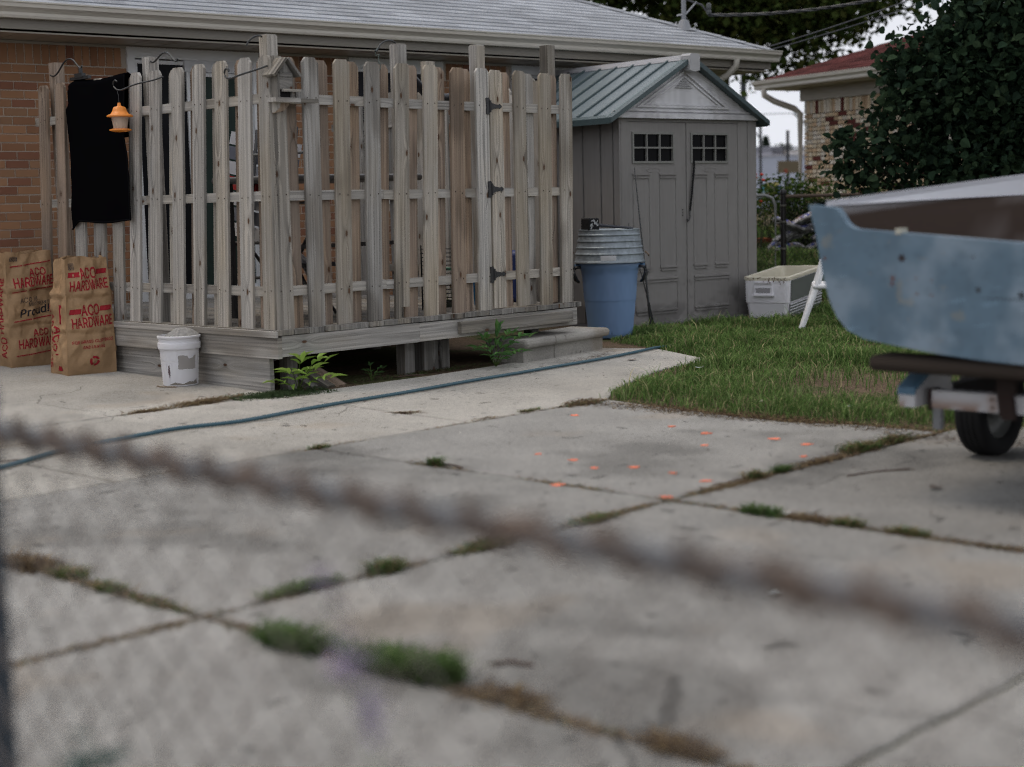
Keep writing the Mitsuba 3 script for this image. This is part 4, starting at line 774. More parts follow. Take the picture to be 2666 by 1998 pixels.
wood(MB().box((-0.04, -0.135, 2.0), (0.175, -0.03, 2.03), idv=wid(), grain=0), "shelf", bh)
wood(MB().box((0.17, -0.10, 2.004), (0.36, -0.05, 2.030), idv=wid("dark"), grain=0), "perch", bh); wood(MB().box((0.185, -0.075, 2.03), (0.245, -0.055, 2.095), idv=wid("dark"), grain=2), "perch_block", bh)
wood(MB().box((0.03, -0.13, 2.070), (0.185, -0.11, 2.088), idv=wid(), grain=0), "ledge", bh)
MB().box((0.012, -0.104, 2.031), (0.118, -0.05, 2.069), (0.01, 0.009, 0.009)).add("opening", "rough_paint", bh)
wood(MB().prism([(-0.012, 1.93), (0.03, 1.96), (0.045, 2.0), (-0.012, 2.0)], (0, -0.05, 0), (1, 0, 0), (0, 0, 1), (0, -1, 0), 0.03, idv=wid()), "brace", bh)
wood(MB().prism([(0.0, 1.925), (0.10, 1.95), (0.15, 2.0), (0.0, 2.0)], (0, -0.026, 0), (1, 0, 0), (0, 0, 1), (0, -1, 0), 0.024, idv=wid("brown")), "brace", bh)

# ------------------------------------------------------------------ clutter on the deck seen through the pickets
ch = thing("folding_lounger", "folded garden lounger with pale striped sling behind the short fence side", "lounger")
mb = MB(); DK = (0.05, 0.05, 0.055)
for yo in (1.25, 0.75): mb.tube([(0.62, yo, 0.46), (0.72, yo, 1.05), (0.95, yo + .15, 1.9)], 0.013, DK, 8); mb.tube([(1.15, yo, 0.46), (0.75, yo, 0.95), (0.50, yo, 1.05)], 0.013, DK, 8)
for z in (0.75, 1.02, 1.32, 1.7): mb.tube([(0.70 + .15 * (z > 1.1), 0.7, z), (0.70 + .15 * (z > 1.1), 1.55, z)], 0.012, (0.13, 0.13, 0.13), 8)
mb.add("frame", "satin_paint", ch)
for q, c in enumerate(((0.62, 0.63, 0.66), (0.16, 0.17, 0.20), (0.42, 0.43, 0.46), (0.28, 0.03, 0.03), (0.4, 0.41, 0.45), (0.10, 0.11, 0.14), (0.38, 0.39, 0.42))):
    z = 1.12 + q * .115; MB().raw([(0.74 + .27 * (z - 1.1), 1.75, z), (0.74 + .27 * (z - 1.1), 0.85, z - .15), (0.74 + .27 * (z - 1.0), 0.85, z - .05), (0.74 + .27 * (z - 1.0), 1.75, z + .10)], [(0, 1, 2, 3)], None, c).add("sling_strip", "rough_paint", ch)
ch = thing("folding_chair", "grey folding chair with pale tubes leaning beside the lounger near the fence corner", "folding chair")
mb = MB()
for o in (0, .09): mb.tube([(0.55, 0.86 - o, 1.12), (0.70, 0.55 - o, 0.85), (0.72, 0.42 - o, 0.62)], 0.02, (0.40, 0.41, 0.44), 8)
mb.tube([(0.60, 0.9, 0.46), (0.72, 0.45, 1.15)], 0.016, DK, 8); mb.tube([(0.60, 0.25, 0.46), (0.75, 0.9, 1.10)], 0.016, DK, 8); mb.add("frame", "satin_paint", ch)
MB().box((0.62, 0.45, 0.84), (0.95, 0.95, 0.87), (0.06, 0.062, 0.07)).add("seat", "rough_paint", ch)
tb = thing("bar_table", "tall dark patio table standing on the deck behind the fence corner", "table")
MB().mesh(m3v(roundbox(0.45, 0.35, 1.475, 1.75, 1.35, 1.525, .02)), (0.11, 0.11, 0.115)).add("tabletop", "satin_paint", tb, smooth=40)
for a, b in ((0.55, 0.45), (1.65, 0.45), (0.55, 1.25), (1.65, 1.25)): MB().box((a - .02, b - .02, 0.44), (a + .02, b + .02, 1.475), DK).add("leg", "satin_paint", tb)
MB().box((0.57, 0.44, 0.98), (1.63, 0.46, 1.01), DK).add("stretcher", "satin_paint", tb)
sb = thing("soil_bag", "blue and white plastic sack standing on the deck behind the gate", "sack")
MB().mesh(m3v(roundbox(2.86, 0.42, 0.44, 2.98, 0.80, 0.88, .05)), (0.03, 0.05, 0.17)).add("body", "satin_paint", sb, smooth=40)
MB().box((2.87, 0.416, 0.60), (2.965, 0.421, 0.86), (0.45, 0.47, 0.55)).add("print_panel", "satin_paint", sb)
rg = thing("coiled_hose", "blue and yellow hose coil on the deck behind the gate", "hose")
for q, c in enumerate(((0.50, 0.38, 0.02), (0.03, 0.07, 0.28), (0.50, 0.38, 0.02))):
    a = np.linspace(0, 2 * PI, 33); MB().tube(np.c_[3.16 - .03 * q + .03 * np.cos(a), 0.62 + .10 * np.cos(a), 0.62 + (.19 - .04 * q) * np.sin(a)], 0.017, c, 8).add("loop", "satin_paint", rg, smooth=True)
pl = thing("blue_pole", "bright blue plastic pole upright behind the fence beside the gate", "pole")
MB().tube([(2.45, 0.5, 0.44), (2.44, 0.5, 0.70)], 0.018, (0.02, 0.10, 0.24), 12).add("shaft", "satin_paint", pl, smooth=40)
rk = thing("wire_rack", "black wire rack on the deck seen between two right pickets", "rack"); mb = MB()
for q in range(14): mb.tube([(1.84, 0.5, 0.50 + .033 * q), (2.20, 0.52, 0.49 + .033 * q)], 0.004, (0.015, 0.015, 0.016), 5)
for x in (1.85, 1.97, 2.09, 2.19): mb.tube([(x, 0.51, 0.44), (x, 0.51, 0.96)], 0.006, (0.015, 0.015, 0.016), 5)
mb.add("grid", "satin_paint", rk)
pt = thing("plant_tray", "green and yellow tray of seedlings behind the wire rack", "tray")
MB().box((2.08, 0.55, 0.44), (2.24, 0.75, 0.50), (0.02, 0.03, 0.02)).add("box", "satin_paint", pt); MB().box((2.08, 0.549, 0.742), (2.22, 0.70, 0.765), (0.16, 0.42, 0.30)).add("rim", "satin_paint", pt)
mb = MB()
for q in range(60): o = np.array([2.08 + .15 * rng.random(), .55 + .2 * rng.random(), .5]); e = o + (rng.random(3) - (.5, .5, 0)) * (.08, .08, .24); s_ = np.array([.006, .004, 0]); mb.raw([o - s_, o + s_, e], [(0, 1, 2)], None, (0.30, 0.28, 0.03) if q % 3 else (0.04, 0.14, 0.03))
mb.add("leaves", "leaf", pt, kind="stuff")
pp = thing("black_pipe", "glossy black bent pipe hung behind the right half of the fence near its top", "pipe")
MB().tube([(1.55, 0.30, 2.33), (1.64, 0.33, 2.265), (1.80, 0.35, 2.15), (1.90, 0.36, 2.115), (2.05, 0.36, 2.12), (2.20, 0.36, 2.15), (2.36, 0.36, 2.185)], 0.036, (0.018, 0.02, 0.026), 10).add("tube", "satin_paint", pp, smooth=40)

# ------------------------------------------------------------------ timber offcuts, hose
for q, (x, y, a, l) in enumerate(((0.36, 0.10, 62, .22), (0.45, 0.03, 60, .24), (0.54, 0.01, 58, .26))):
    t = math.radians(a); d = np.array([-math.cos(t) * .2 - .1, math.sin(t), 0.42]); d /= np.linalg.norm(d); s_ = np.array([math.sin(t), math.cos(t) * .3, 0]); s_ /= np.linalg.norm(s_)
    k = thing("timber_offcut", ("greenish timber offcut leaning under the deck, leftmost of three", "middle one of three timber offcuts leaning under the deck", "brownish rounded timber offcut leaning under the deck, rightmost of three")[q], "timber")
    MB().board(np.array([x, y, 0.0]), s_ * .085, np.cross(s_, d) * -.045, d * l, wid("brown" if q == 2 else "dark")).add("block", "weathered_wood", k)
from scipy.interpolate import CubicSpline
hp = np.array([(-4.6, -2.3), (-3.7, -1.85), (-2.846, -1.386), (-2.489, -1.21), (-2.123, -1.062), (-1.75, -1.005), (-1.509, -0.968), (-1.178, -1.030), (-0.803, -0.985), (-0.315, -0.90), (0.09, -0.86), (0.52, -0.82), (1.076, -0.74), (1.573, -0.69), (2.177, -0.62), (2.808, -0.545), (3.66, -0.37), (4.05, -0.27), (4.5, -0.2)])
t = np.r_[0, np.cumsum(np.linalg.norm(np.diff(hp, axis=0), axis=1))]; q = CubicSpline(t, hp)(np.linspace(0, t[-1], 160)); hz = 0.017 - 0.05 * np.clip(q[:, 0] - 3.75, 0, 1)
MB().tube(np.c_[q, hz], 0.012, (0.028, 0.080, 0.108), 10).add("garden_hose", "satin_paint", smooth=True, label="blue green garden hose lying across the pale concrete", cat="hose")

# ------------------------------------------------------------------ cooler, chair
CF = Frame((6.92, 0.97, 0.0), -80)     # u along the end with the handle, w along the long side
CF.u = CF.u * 1.12; CF.w = CF.w * 1.1; CF.z = CF.z * 1.08
co = thing("cooler", "white picnic cooler without lid standing in the grass beside the shed", "cooler")
CW, CL, CHt = 0.46, 0.86, 0.405
def crz(w): return 0.0 + 0.075 * w / CL
def cshell(m, z0, z1, in0, in1, c):
    q = []
    for z, s_ in ((z0, in0), (z1, in1)):
        P = sg.box(s_, s_, CW - s_, CL - s_).buffer(-0.045).buffer(0.045, quad_segs=5); q.append(np.array(P.exterior.coords)[:-1])
    n = min(len(q[0]), len(q[1])); v = np.vstack([np.c_[q[0][:n], z0 + crz(q[0][:n, 1])], np.c_[q[1][:n], z1 + crz(q[1][:n, 1])]]); I = np.arange(n); m.raw(CF.pts(v), np.c_[I, (I + 1) % n, n + (I + 1) % n, n + I], None, c); return m
WC = (0.70, 0.69, 0.73); CRM = (0.62, 0.58, 0.47)
m = MB(); cshell(m, 0.0, 0.15, 0.03, 0.014, WC); cshell(m, 0.15, 0.155, 0.014, 0.006, WC); cshell(m, 0.155, 0.37, 0.006, 0.0, WC); m.add("body", "satin_paint", co, smooth=40)
m = MB(); cshell(m, 0.37, 0.385, 0.0, -0.006, CRM); cshell(m, 0.385, 0.405, -0.006, -0.004, CRM); cshell(m, 0.405, 0.405, -0.004, 0.035, CRM); cshell(m, 0.405, 0.07, 0.035, 0.055, (0.55, 0.52, 0.42))
P = sg.box(.05, .05, CW - .05, CL - .05); tv = trimesh.creation.triangulate_polygon(P, engine="earcut"); m.raw(CF.pts(np.c_[tv[0], .07 + crz(tv[0][:, 1])]), tv[1], None, (0.5, 0.47, 0.38)); m.add("liner", "satin_paint", co, smooth=30)
m = MB(); z = lambda w, h: h + crz(w)
def cq(m, u, w0, w1, h0, h1, c): m.raw(CF.pts([(u, w0, z(w0, h0)), (u, w1, z(w1, h0)), (u, w1, z(w1, h1)), (u, w0, z(w0, h1))]), [(0, 1, 2, 3)], None, c)
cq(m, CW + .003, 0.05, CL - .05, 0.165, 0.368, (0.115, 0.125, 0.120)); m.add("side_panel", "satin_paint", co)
for q in range(4):
    h = 0.052 + .028 * q; u = CW - .010 + .003 * q; m = MB(); m.tube(CF.pts([(u, .05, z(.05, h)), (u, CL - .05, z(CL - .05, h))]), 0.007, (0.5, 0.5, 0.53), 6); m.add("side_rib", "satin_paint", co)
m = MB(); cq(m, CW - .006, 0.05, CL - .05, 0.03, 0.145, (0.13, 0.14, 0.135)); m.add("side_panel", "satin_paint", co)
m = MB(); lo = 0.006
for (a, b, c_, d, e) in ((.115, .30, .23, .365, .012), ): m.box((a, -e - .004, c_), (b, .012, d), WC, fr=CF)
m.box((.105, -.026, .222), (.31, .0, .238), WC, fr=CF); m.box((.12, -.024, .338), (.295, .0, .352), (0.5, .49, .5), fr=CF); m.box((.135, -.018, .252), (.28, -.014, .30), (0.30, 0.29, 0.31), fr=CF); m.box((.118, -.022, .30), (.297, -.012, .312), WC, fr=CF)
m.add("handle", "satin_paint", co)
m = MB()
for q in range(46):
    u = .02 + .42 * rng.random() ** .9; h = .335 + .068 * rng.random() ** .5; r = .003 + .005 * rng.random(); a = np.arange(6) * PI / 3; v = np.c_[u + r * np.cos(a), np.full(6, -.0085 - .02 * (.1 < u < .31 and h < .372)), h + r * .8 * np.sin(a)]; m.raw(CF.pts(v), [(0, k, k + 1) for k in range(1, 5)], None, (0.10, 0.055, 0.03))
m.add("dirt_specks", "rough_paint", co, kind="stuff")

pc = thing("plastic_chair", "white plastic garden chair half hidden behind the boat stern", "chair")
PW = (0.70, 0.71, 0.74); KF = Frame((6.565, -0.125, 0.0), -146)
def leg(m, a, b, r0, r1): m.tube(KF.pts([a, [(a[i] + b[i]) / 2 for i in range(3)], b]), np.array([r0, (r0 + r1) / 2, r1]), PW, 10)
for q, (a, b) in enumerate((((-0.07, -0.10, 0.0), (0.05, 0.02, 0.42)), ((0.58, -0.13, 0.0), (0.50, 0.02, 0.42)), ((-0.05, 0.52, 0.02), (0.05, 0.46, 0.42)), ((0.56, 0.52, 0.02), (0.5, 0.46, 0.42)))):
    m = MB(); leg(m, a, b, .030, .034); m.add("leg", "satin_paint", pc, smooth=40)
sv, sf = m3v(roundbox(0.0, -.02, .385, .56, .5, .435, .024)); MB().raw(KF.pts(sv), sf, None, PW).add("seat", "satin_paint", pc, smooth=40)
for u in (0.03, 0.53):
    m = MB(); m.tube(KF.pts([(u, 0.02, .41), (u + (.035 if u < .1 else -.035), 0.065, .56), (u + (.045 if u < .1 else -.045), 0.085, .635), (u + (.05 if u < .1 else -.05), .13, .665), (u + (.03 if u < .1 else -.03), .3, .665), (u, .5, .65)]), .031, PW, 10); m.add("armrest", "satin_paint", pc, smooth=40)
bv, bf = m3v(roundbox(.04, .47, .42, .52, .51, .90, .018)); bv[:, 1] += (bv[:, 2] - .42) * .2; MB().raw(KF.pts(bv), bf, None, PW).add("backrest", "satin_paint", pc, smooth=40)

# ------------------------------------------------------------------ boat and trailer
bt = thing("boat", "faded blue motorboat hull with cut down transom parked on its trailer", "boat")
XT, YC = -1.0, -5.93
HALF = [(-4.965, 1.243), (-4.985, 1.18), (-5.003, 1.123), (-5.021, 1.021), (-5.042, .93), (-5.068, .844), (-5.105, .775), (-5.156, .722), (-5.236, .688), (-5.40, .665), (-5.567, .643), (-5.75, .627), (YC, .618)]
CUT = [(-5.100, 1.227), (-5.122, 1.20), (-5.142, 1.170), (-5.165, 1.150), (-5.195, 1.140), (-5.563, 1.112), (YC, 1.083)]
mir = lambda L: [(2 * YC - y, z) for y, z in L[::-1]]
top = [(-5.0, 1.240), (-5.05, 1.2345)] + CUT + mir(CUT)[1:] + mir([(-5.0, 1.240), (-5.05, 1.2345)])
P = sg.Polygon(HALF + mir(HALF)[1:] + top[::-1]).buffer(0)
m = MB(); m.prism(P, (XT, 0, 0), (0, 1, 0), (0, 0, 1), (1, 0, 0), 0.045); m.add("transom", "hull_paint", bt)
HL = np.array(HALF); sec = np.vstack([HL, np.array(mir(HALF))[1:]])
def section(x):
    t = (x - XT) / 4.6; k = (1 - max(0, (t - .35) / .65) ** 2.2); s_ = sec.copy(); s_[:, 0] = YC + (sec[:, 0] - YC) * max(k, .02); zr = np.clip((sec[:, 1] - .618) / .625, 0, 1); s_[:, 1] = sec[:, 1] + zr * (0.062 * (x - XT) - 0.002 * (x - XT) ** 2) + (1 - zr) * .45 * max(0, t - .5) ** 2 * 1.6
    return np.c_[np.full(len(s_), x), s_]
xs = np.linspace(XT + .045, XT + 4.6, 26); SS = np.array([section(x) for x in xs]); a, b = SS.shape[:2]; i, j = np.meshgrid(np.arange(a - 1), np.arange(b - 1), indexing="ij"); qd = np.stack([i * b + j, (i + 1) * b + j, (i + 1) * b + j + 1, i * b + j + 1], -1).reshape(-1, 4)
MB().raw(SS.reshape(-1, 3), qd).add("hull", "hull_paint", bt, smooth=True)
ce = SS.mean(1, keepdims=True); IN = SS.copy(); IN[:, :, 1] = ce[:, :, 1] + (SS[:, :, 1] - ce[:, :, 1]) * .945; IN[:, :, 2] = np.maximum(SS[:, :, 2] + .0, SS[:, :, 2].min(1, keepdims=True) + .03) ; 
colr = np.where((IN[:, :, 2:3] > SS[:, :1, 2:3] - .02), (0.5, 0.5, 0.52), np.array((0.046, 0.031, 0.024)) + np.array((.11, .105, .105)) * np.clip((IN[:, :, 0:1] - .15) / .9, 0, 1) * (meshkit.noise(IN * (4, 4, 9), 3)[..., None] > .45)); MB().raw(IN.reshape(-1, 3), qd[:, ::-1], None, colr.reshape(-1, 3)).add("inner_lining", "rough_paint", bt, smooth=True)
WG = (0.42, 0.43, 0.465)
for sd, rows in ((0, 0), (1, -1)):
    o = SS[:, rows]; inn = IN[:, rows]; cl = inn + np.c_[o[:, 0] * 0, o[:, 0] * 0, -(0.006 + .046 * (o[:, 0] - XT).clip(0, 2.2))]; cl[:, 1] += (YC - cl[:, 1]) * .03; lip = inn.copy(); lip[:, 1] += (YC - lip[:, 1]) * .008; up = np.array([0, 0, .012])
    Q = np.array([o + (0, 0, -.03), o + up * .4, lip + up, lip + (0, 0, -.012), lip + (0, 0, -.014), cl]); 
    Q[1:, 0] += 0; aa, bb = Q.shape[:2]; i, j = np.meshgrid(np.arange(aa - 1), np.arange(bb - 1), indexing="ij"); f = np.stack([i * bb + j, i * bb + j + 1, (i + 1) * bb + j + 1, (i + 1) * bb + j], -1).reshape(-1, 4); MB().raw(Q.reshape(-1, 3), f, None, WG).add("gunwale", "satin_paint", bt, label="white gunwale with worn edge")
m = MB(); m.box((XT + .05, -6.75, .735), (2.6, -5.1, .745), (0.075, 0.065, 0.06)); m.add("floor", "rough_paint", bt)
for x in (0.55, 1.9):
    m = MB(); m.box((x, -6.72, .745), (x + .30, -5.15, 1.0), (0.16, 0.15, 0.15)); m.add("bench_seat", "rough_paint", bt)
m = MB(); m.box((1.2, -5.06, 1.30), (1.5, -4.99, 1.345), (0.10, 0.11, 0.13)); m.add("cleat_plate", "satin_paint", bt)
m = MB(); m.box((XT - .004, -5.402, 1.118), (XT + .05, -5.378, 1.142), (0.40, 0.40, 0.34)); m.add("transom_clip", "satin_paint", bt)

tr = thing("boat_trailer", "old white painted boat trailer with rust stains and wooden bunk under the boat", "trailer")
TW = (0.47, 0.47, 0.49)
def f_trail(p, n, uv):
    a = fbm(p.y * 9, p.z * 14, p.x * 4, octaves=3); r = smoothstep(0.50, 0.66, noise(p.y * 13 + 2, p.z * 6, p.x * 5)) * smoothstep(0.45, 0.40, p.z)
    d = dr.minimum(dr.sqrt(dr.square(p.y + 5.704) + dr.square(p.z - 0.447)), dr.sqrt(dr.square(p.y + 5.706) + dr.square(p.z - 0.414))); bolt = 1 - smoothstep(0.005, 0.009, d); halo = dr.exp(-dr.square(d / 0.022)) * 0.7
    c = mi.Color3f(0.46, 0.46, 0.48) * (0.72 + 0.45 * a); k = dr.clip(0.75 * r + halo, 0, 1); c = c * (1 - k) + k * mi.Color3f(0.20, 0.10, 0.05); return c * (1 - bolt) + bolt * mi.Color3f(0.05, 0.025, 0.018)
scene["trailer_paint"] = prin(mikit.proc(f_trail), 0.5, 0.4)
for y in (-5.36, -6.50):
    s_ = 1 if y > -6 else -1
    m = MB(); m.prism([(-0.868, .400), (-0.55, .400), (-0.55, .468), (-0.57, .468), (-0.55, .515), (-0.66, .545), (-0.74, .535), (-0.868, .475)], (0, y - .035, 0), (1, 0, 0), (0, 0, 1), (0, 1, 0), .075); m.add("side_rail", "trailer_paint", tr)
    m = MB(); m.prism([(-0.875, .452), (-0.873, .482), (-0.742, .546), (-0.66, .556), (-0.54, .527), (-0.55, .512), (-0.66, .540), (-0.738, .528), (-0.86, .470)], (0, y - .038, 0), (1, 0, 0), (0, 0, 1), (0, 1, 0), .081, (0.045, 0.115, 0.185)); m.add("rail_cap", "satin_paint", tr)
    MB().box((-0.549, y - .03, .40), (3.6, y + .03, .462), (0.022, 0.020, 0.020)).add("frame_tube", "rough_paint", tr)
MB().box((-0.805, -6.50, .395), (-0.735, -5.435, .468)).add("cross_member", "trailer_paint", tr)
MB().box((-0.810, -5.437, .385), (-0.73, -5.422, .474), (0.03, 0.018, 0.016)).add("joint_strap", "rough_paint", tr)
MB().box((2.4, -6.46, .395), (2.47, -5.40, .468)).add("cross_member", "trailer_paint", tr)
m = MB(); m.prism([(-5.735, .475), (-5.80, .475), (-5.815, .375), (-5.765, .372), (-5.748, .39)], (-0.83, 0, 0), (0, 1, 0), (0, 0, 1), (1, 0, 0), .02, (0.03, 0.02, 0.018)); m.box((-0.83, -5.81, .475), (-0.80, -5.735, .555), (0.03, 0.022, 0.02)); m.add("bunk_bracket", "rough_paint", tr)
bvv, bff = m3v(roundbox(-0.985, -6.62, .553, -0.80, -5.235, .622, .031, 14)); MB().raw(bvv, bff, None, (0.036, 0.028, 0.023)).add("bunk", "rough_paint", tr, smooth=40, label="brown carpet covered wooden bunk with rounded end")
for y in (-6.02, -6.4): MB().box((-0.90, y - .02, .47), (-0.86, y + .02, .562), (0.10, 0.09, 0.085)).add("bunk_post", "rough_paint", tr)
for y in (-5.56, -6.3): bvv, bff = m3v(roundbox(-0.7, y - .05, .575, 2.6, y + .05, .628, .02, 12)); MB().raw(bvv, bff, None, (0.05, 0.045, 0.04)).add("keel_bunk", "rough_paint", tr, smooth=40)
MB().tube([(0.41, -5.1, .245), (0.41, -6.76, .245)], .022, (0.05, 0.04, 0.035), 10).add("axle", "rough_paint", tr, smooth=40)
for y in (-5.36, -6.50): MB().tube([(-0.15, y, .40), (0.1, y, .33), (0.30, y, .29), (0.5, y, .33), (0.75, y, .40)], .018, (0.04, 0.03, 0.028), 6).add("leaf_spring", "rough_paint", tr)
m = MB(); m.box((-0.80, -5.475, .305), (-0.77, -5.44, .396), (0.15, 0.155, 0.165)); m.add("reflector_bracket", "satin_paint", tr)
for y in (-5.09, -6.77):
    o = (0.41, y, 0.2425); R_ = [(0.155, -.055), (0.17, -.07), (0.21, -.076), (0.233, -.068), (0.241, -.05), (0.242, 0), (0.241, .05), (0.233, .068), (0.21, .076), (0.17, .07), (0.155, .055)]
    def wl(prof, c):
        q = MB().lathe(prof, c, 44); v = q.v[0]; q.v[0] = np.c_[v[:, 0], v[:, 2], v[:, 1]] + o; q.f[0] = q.f[0][:, ::-1]; return q
    w = wl(R_, (0.016, 0.016, 0.017)).add("wheel", "rough_paint", tr, smooth=40)
    for g in (-.028, 0, .028): wl([(0.2422, g - .004), (0.2432, g - .003), (0.2432, g + .003), (0.2422, g + .004)], (0.006, 0.006, 0.006)).add("tread_groove", "rough_paint", w)
    wl([(0.158, -.05), (0.15, -.045), (0.14, -.02), (0.10, -.012), (0.065, -.014), (0.06, -.03), (0.03, -.04), (0.0, -.04)], (0.115, 0.12, 0.115)).add("rim", "satin_paint", w, smooth=40); wl([(0.158, .05), (0.15, .045), (0.14, .0), (0.08, .012), (0.06, .03), (0.0, .03)], (0.3, 0.3, 0.3)).add("rim", "satin_paint", w, smooth=40)
MB().tube([(3.6, -6.5, .43), (5.0, YC, .43), (3.6, -5.36, .43)], .035, TW, 6).add("tongue", "satin_paint", tr)
MB().box((4.0, YC - .03, 0.0), (4.06, YC + .03, .43), TW).add("jack_post", "satin_paint", tr)

# ------------------------------------------------------------------ chain link fence in front of the camera
cf = thing("chain_link_fence", "low rusty chain link fence running blurred across the foreground", "fence")
FX = -5.325; fz = lambda y: 0.930 + 0.012 * (y + 7.2)
yy = np.linspace(-11.5, -6.09, 40); MB().tube(np.c_[np.full(40, FX + .022), yy, fz(yy) - .026], .0185, (0.3, .32, .33), 12).add("top_rail", "rusty_pipe", cf, smooth=True)
m = MB(); stp = .106; RC_ = (0.105, 0.080, 0.066)
for k in range(51):
    y0 = -6.15 - k * stp; zt = fz(y0) + .012; n = int(zt / (stp / 2 * 1.0)); pts = []
    for z_ in range(n + 1): pts.append((FX - .003 + .005 * (z_ % 2), y0 - (stp / 2 if z_ % 2 else 0) - .0, zt - z_ * stp / 2 * 1.0))
    m.tube(pts, .0029, jit((0.15, 0.135, 0.125), .2), 4, cap=False);
    pts2 = [(FX - .003 - .005 * (z_ % 2), y0 + (stp / 2 if z_ % 2 else 0), zt - z_ * stp / 2) for z_ in range(n + 1)]; m.tube(pts2, .0029, jit((0.15, 0.13, 0.12), .2), 4, cap=False)
m.add("wire_mesh", "rough_paint", cf, kind="stuff")
for k in range(51):    # twisted knuckles wrapping the rail
    y0 = -6.15 - k * stp; zt = fz(y0); q = np.linspace(0, 2.6 * PI, 16); MB().tube(np.c_[FX + .002 - .008 * np.sin(q * .38), y0 + .05 * (.5 - q / 8), zt + .004 - .046 * q / 8], .0088, jit(RC_, .35), 6).add("knuckle", "rough_paint", cf)
m = MB(); m.lathe([(0.0, 0), (.028, 0), (.028, 1.0), (.034, 1.002), (.034, 1.03), (.024, 1.05), (0, 1.055)], (0.030, 0.040, 0.052), 24, (FX + .02, -6.07, -.05)); m.add("post", "satin_paint", cf, smooth=40)
m = MB(); m.lathe([(.0355, 0), (.0365, .006), (.0365, .02), (.0355, .026)], (0.28, 0.31, 0.40), 24, (FX + .02, -6.07, .905)); m.add("post_band", "worn_metal", cf, smooth=40)
fl = thing("purple_flower", "blurred purple flower stalk at the foreground chain link fence", "flower")
MB().tube([(-5.51, -7.33, -.03), (-5.50, -7.325, .5), (-5.505, -7.32, .70), (-5.512, -7.295, .77), (-5.522, -7.27, .86)], .0022, (0.10, 0.14, 0.06), 5).add("stem", "rough_paint", fl)
for q in range(12):
    o = np.array([(-5.522, -7.27, .86), (-5.515, -7.287, .80), (-5.508, -7.30, .76), (-5.499, -7.318, .715)][q % 4]) + (rng.random(3) - .5) * .03
    for w in range(4):
        a = rng.random() * 2 * PI; d = np.array([math.cos(a) * .5, math.sin(a), rng.random() - .3]); d /= np.linalg.norm(d); s_ = np.cross(d, (0.3, .2, 1)); s_ *= .009 / np.linalg.norm(s_); m = MB() if w == 0 else m; m.raw([o, o + d * .016 - s_, o + d * .03, o + d * .016 + s_], [(0, 1, 2, 3)], None, jit((0.42, 0.36, 0.50), .2))
    m.add("blossom", "leaf", fl)
wd_ = thing("dark_weed", "blurred dark green weed low at the left of the foreground fence", "weed"); m = MB()
for q in range(26):
    o = np.array([-5.47, -6.66, .50]) + (rng.random(3) - .5) * (.05, .05, .08); a = rng.random() * 2 * PI; d = np.array([math.cos(a), math.sin(a), .4 * rng.random()]); s_ = np.cross(d, (0, 0, 1)); m.raw([o, o + d * .02 - s_ * .008, o + d * .045, o + d * .02 + s_ * .008], [(0, 1, 2, 3)], None, jit((0.03, 0.085, 0.075), .3))
m.tube([(-5.47, -6.66, -.02), (-5.47, -6.66, .52)], .003, (.04, .07, .04), 5); m.add("leaves", "leaf", wd_)
# ------------------------------------------------------------------ neighbour's house
N = Frame((14.57, 6.067, 0.0), 72.7 + 180)      # u runs towards the camera's right along the wall, w inwards
nh = thing("brick_house", "cream and dark red brick house with red shingle roof behind the fence on the right", "house")
NZ = 0.55
MB().box((0.52, 0.565, NZ - .5), (9.0, 0.75, 2.80), (0.13, 0.095, 0.07), fr=N).add("wall", "rough_paint", nh); MB().box((0.52, 0.75, NZ - .5), (0.70, 8.0, 2.80), (0.36, 0.28, 0.19), fr=N).add("end_wall", "rough_paint", nh)
CB = [(0.56, 0.455, 0.325), (0.59, 0.51, 0.40), (0.62, 0.57, 0.50), (0.50, 0.365, 0.245)]; DB = (0.115, 0.035, 0.030)
m = MB()
def nbrick(u0, u1, z0, z1):
    dk = rng.random() < .10; w0 = 0.546 - .008 * rng.random(); um = (u0 + u1) / 2 if u1 - u0 > .1 else u1
    for a, b in (((u0, um - .006), (um + .006, u1)) if um < u1 and not dk else ((u0, u1),)): m.box((a, w0, z0), (b, 0.575, z1), jit(DB if dk else CB[int(rng.integers(4))], .15), fr=N)
for k in range(29):
    z0 = .62 + k * .0677
    for s in range(24):
        u0 = .50 + s * .205 - (k % 2) * .1; nbrick(max(u0, .50), u0 + .190, z0, z0 + .054)
for s in range(60): nbrick(.50 + s * .068, .50 + s * .068 + .056, 2.585, 2.785)
m.add("brick_courses", "rough_paint", nh + "__wall", kind="stuff")
MB().box((0.44, 0.50, 2.79), (9.0, 0.75, 3.00), (0.34, 0.315, 0.27), fr=N).add("frieze", "satin_paint", nh)
MB().box((0.0, 0.0, 2.995), (9.2, 0.7, 3.01), (0.33, .30, .26), fr=N).add("soffit", "satin_paint", nh)
MB().prism(gut, N.p((-0.02, 0.0, 3.0)), -N.w, N.z, N.u, 9.2, (0.45, .43, .385)).add("gutter", "satin_paint", nh); MB().prism(gut, N.p((-0.02, 8.2, 3.0)), -N.u, N.z, -N.w, 8.2, (0.45, .43, .385)).add("gutter", "satin_paint", nh)
MB().tube(N.pts([(0.22, -0.06, 3.0), (0.22, -.05, 2.90), (0.27, .12, 2.80), (0.42, .40, 2.68), (0.46, .49, 2.60), (0.46, .49, .6)]), .05, (0.43, .40, .36), 8).add("downspout", "satin_paint", nh, smooth=40)
def nr(u, w, d=0): return N.p((u, w, 3.13 + .36 * w + d))
RU = 4.1
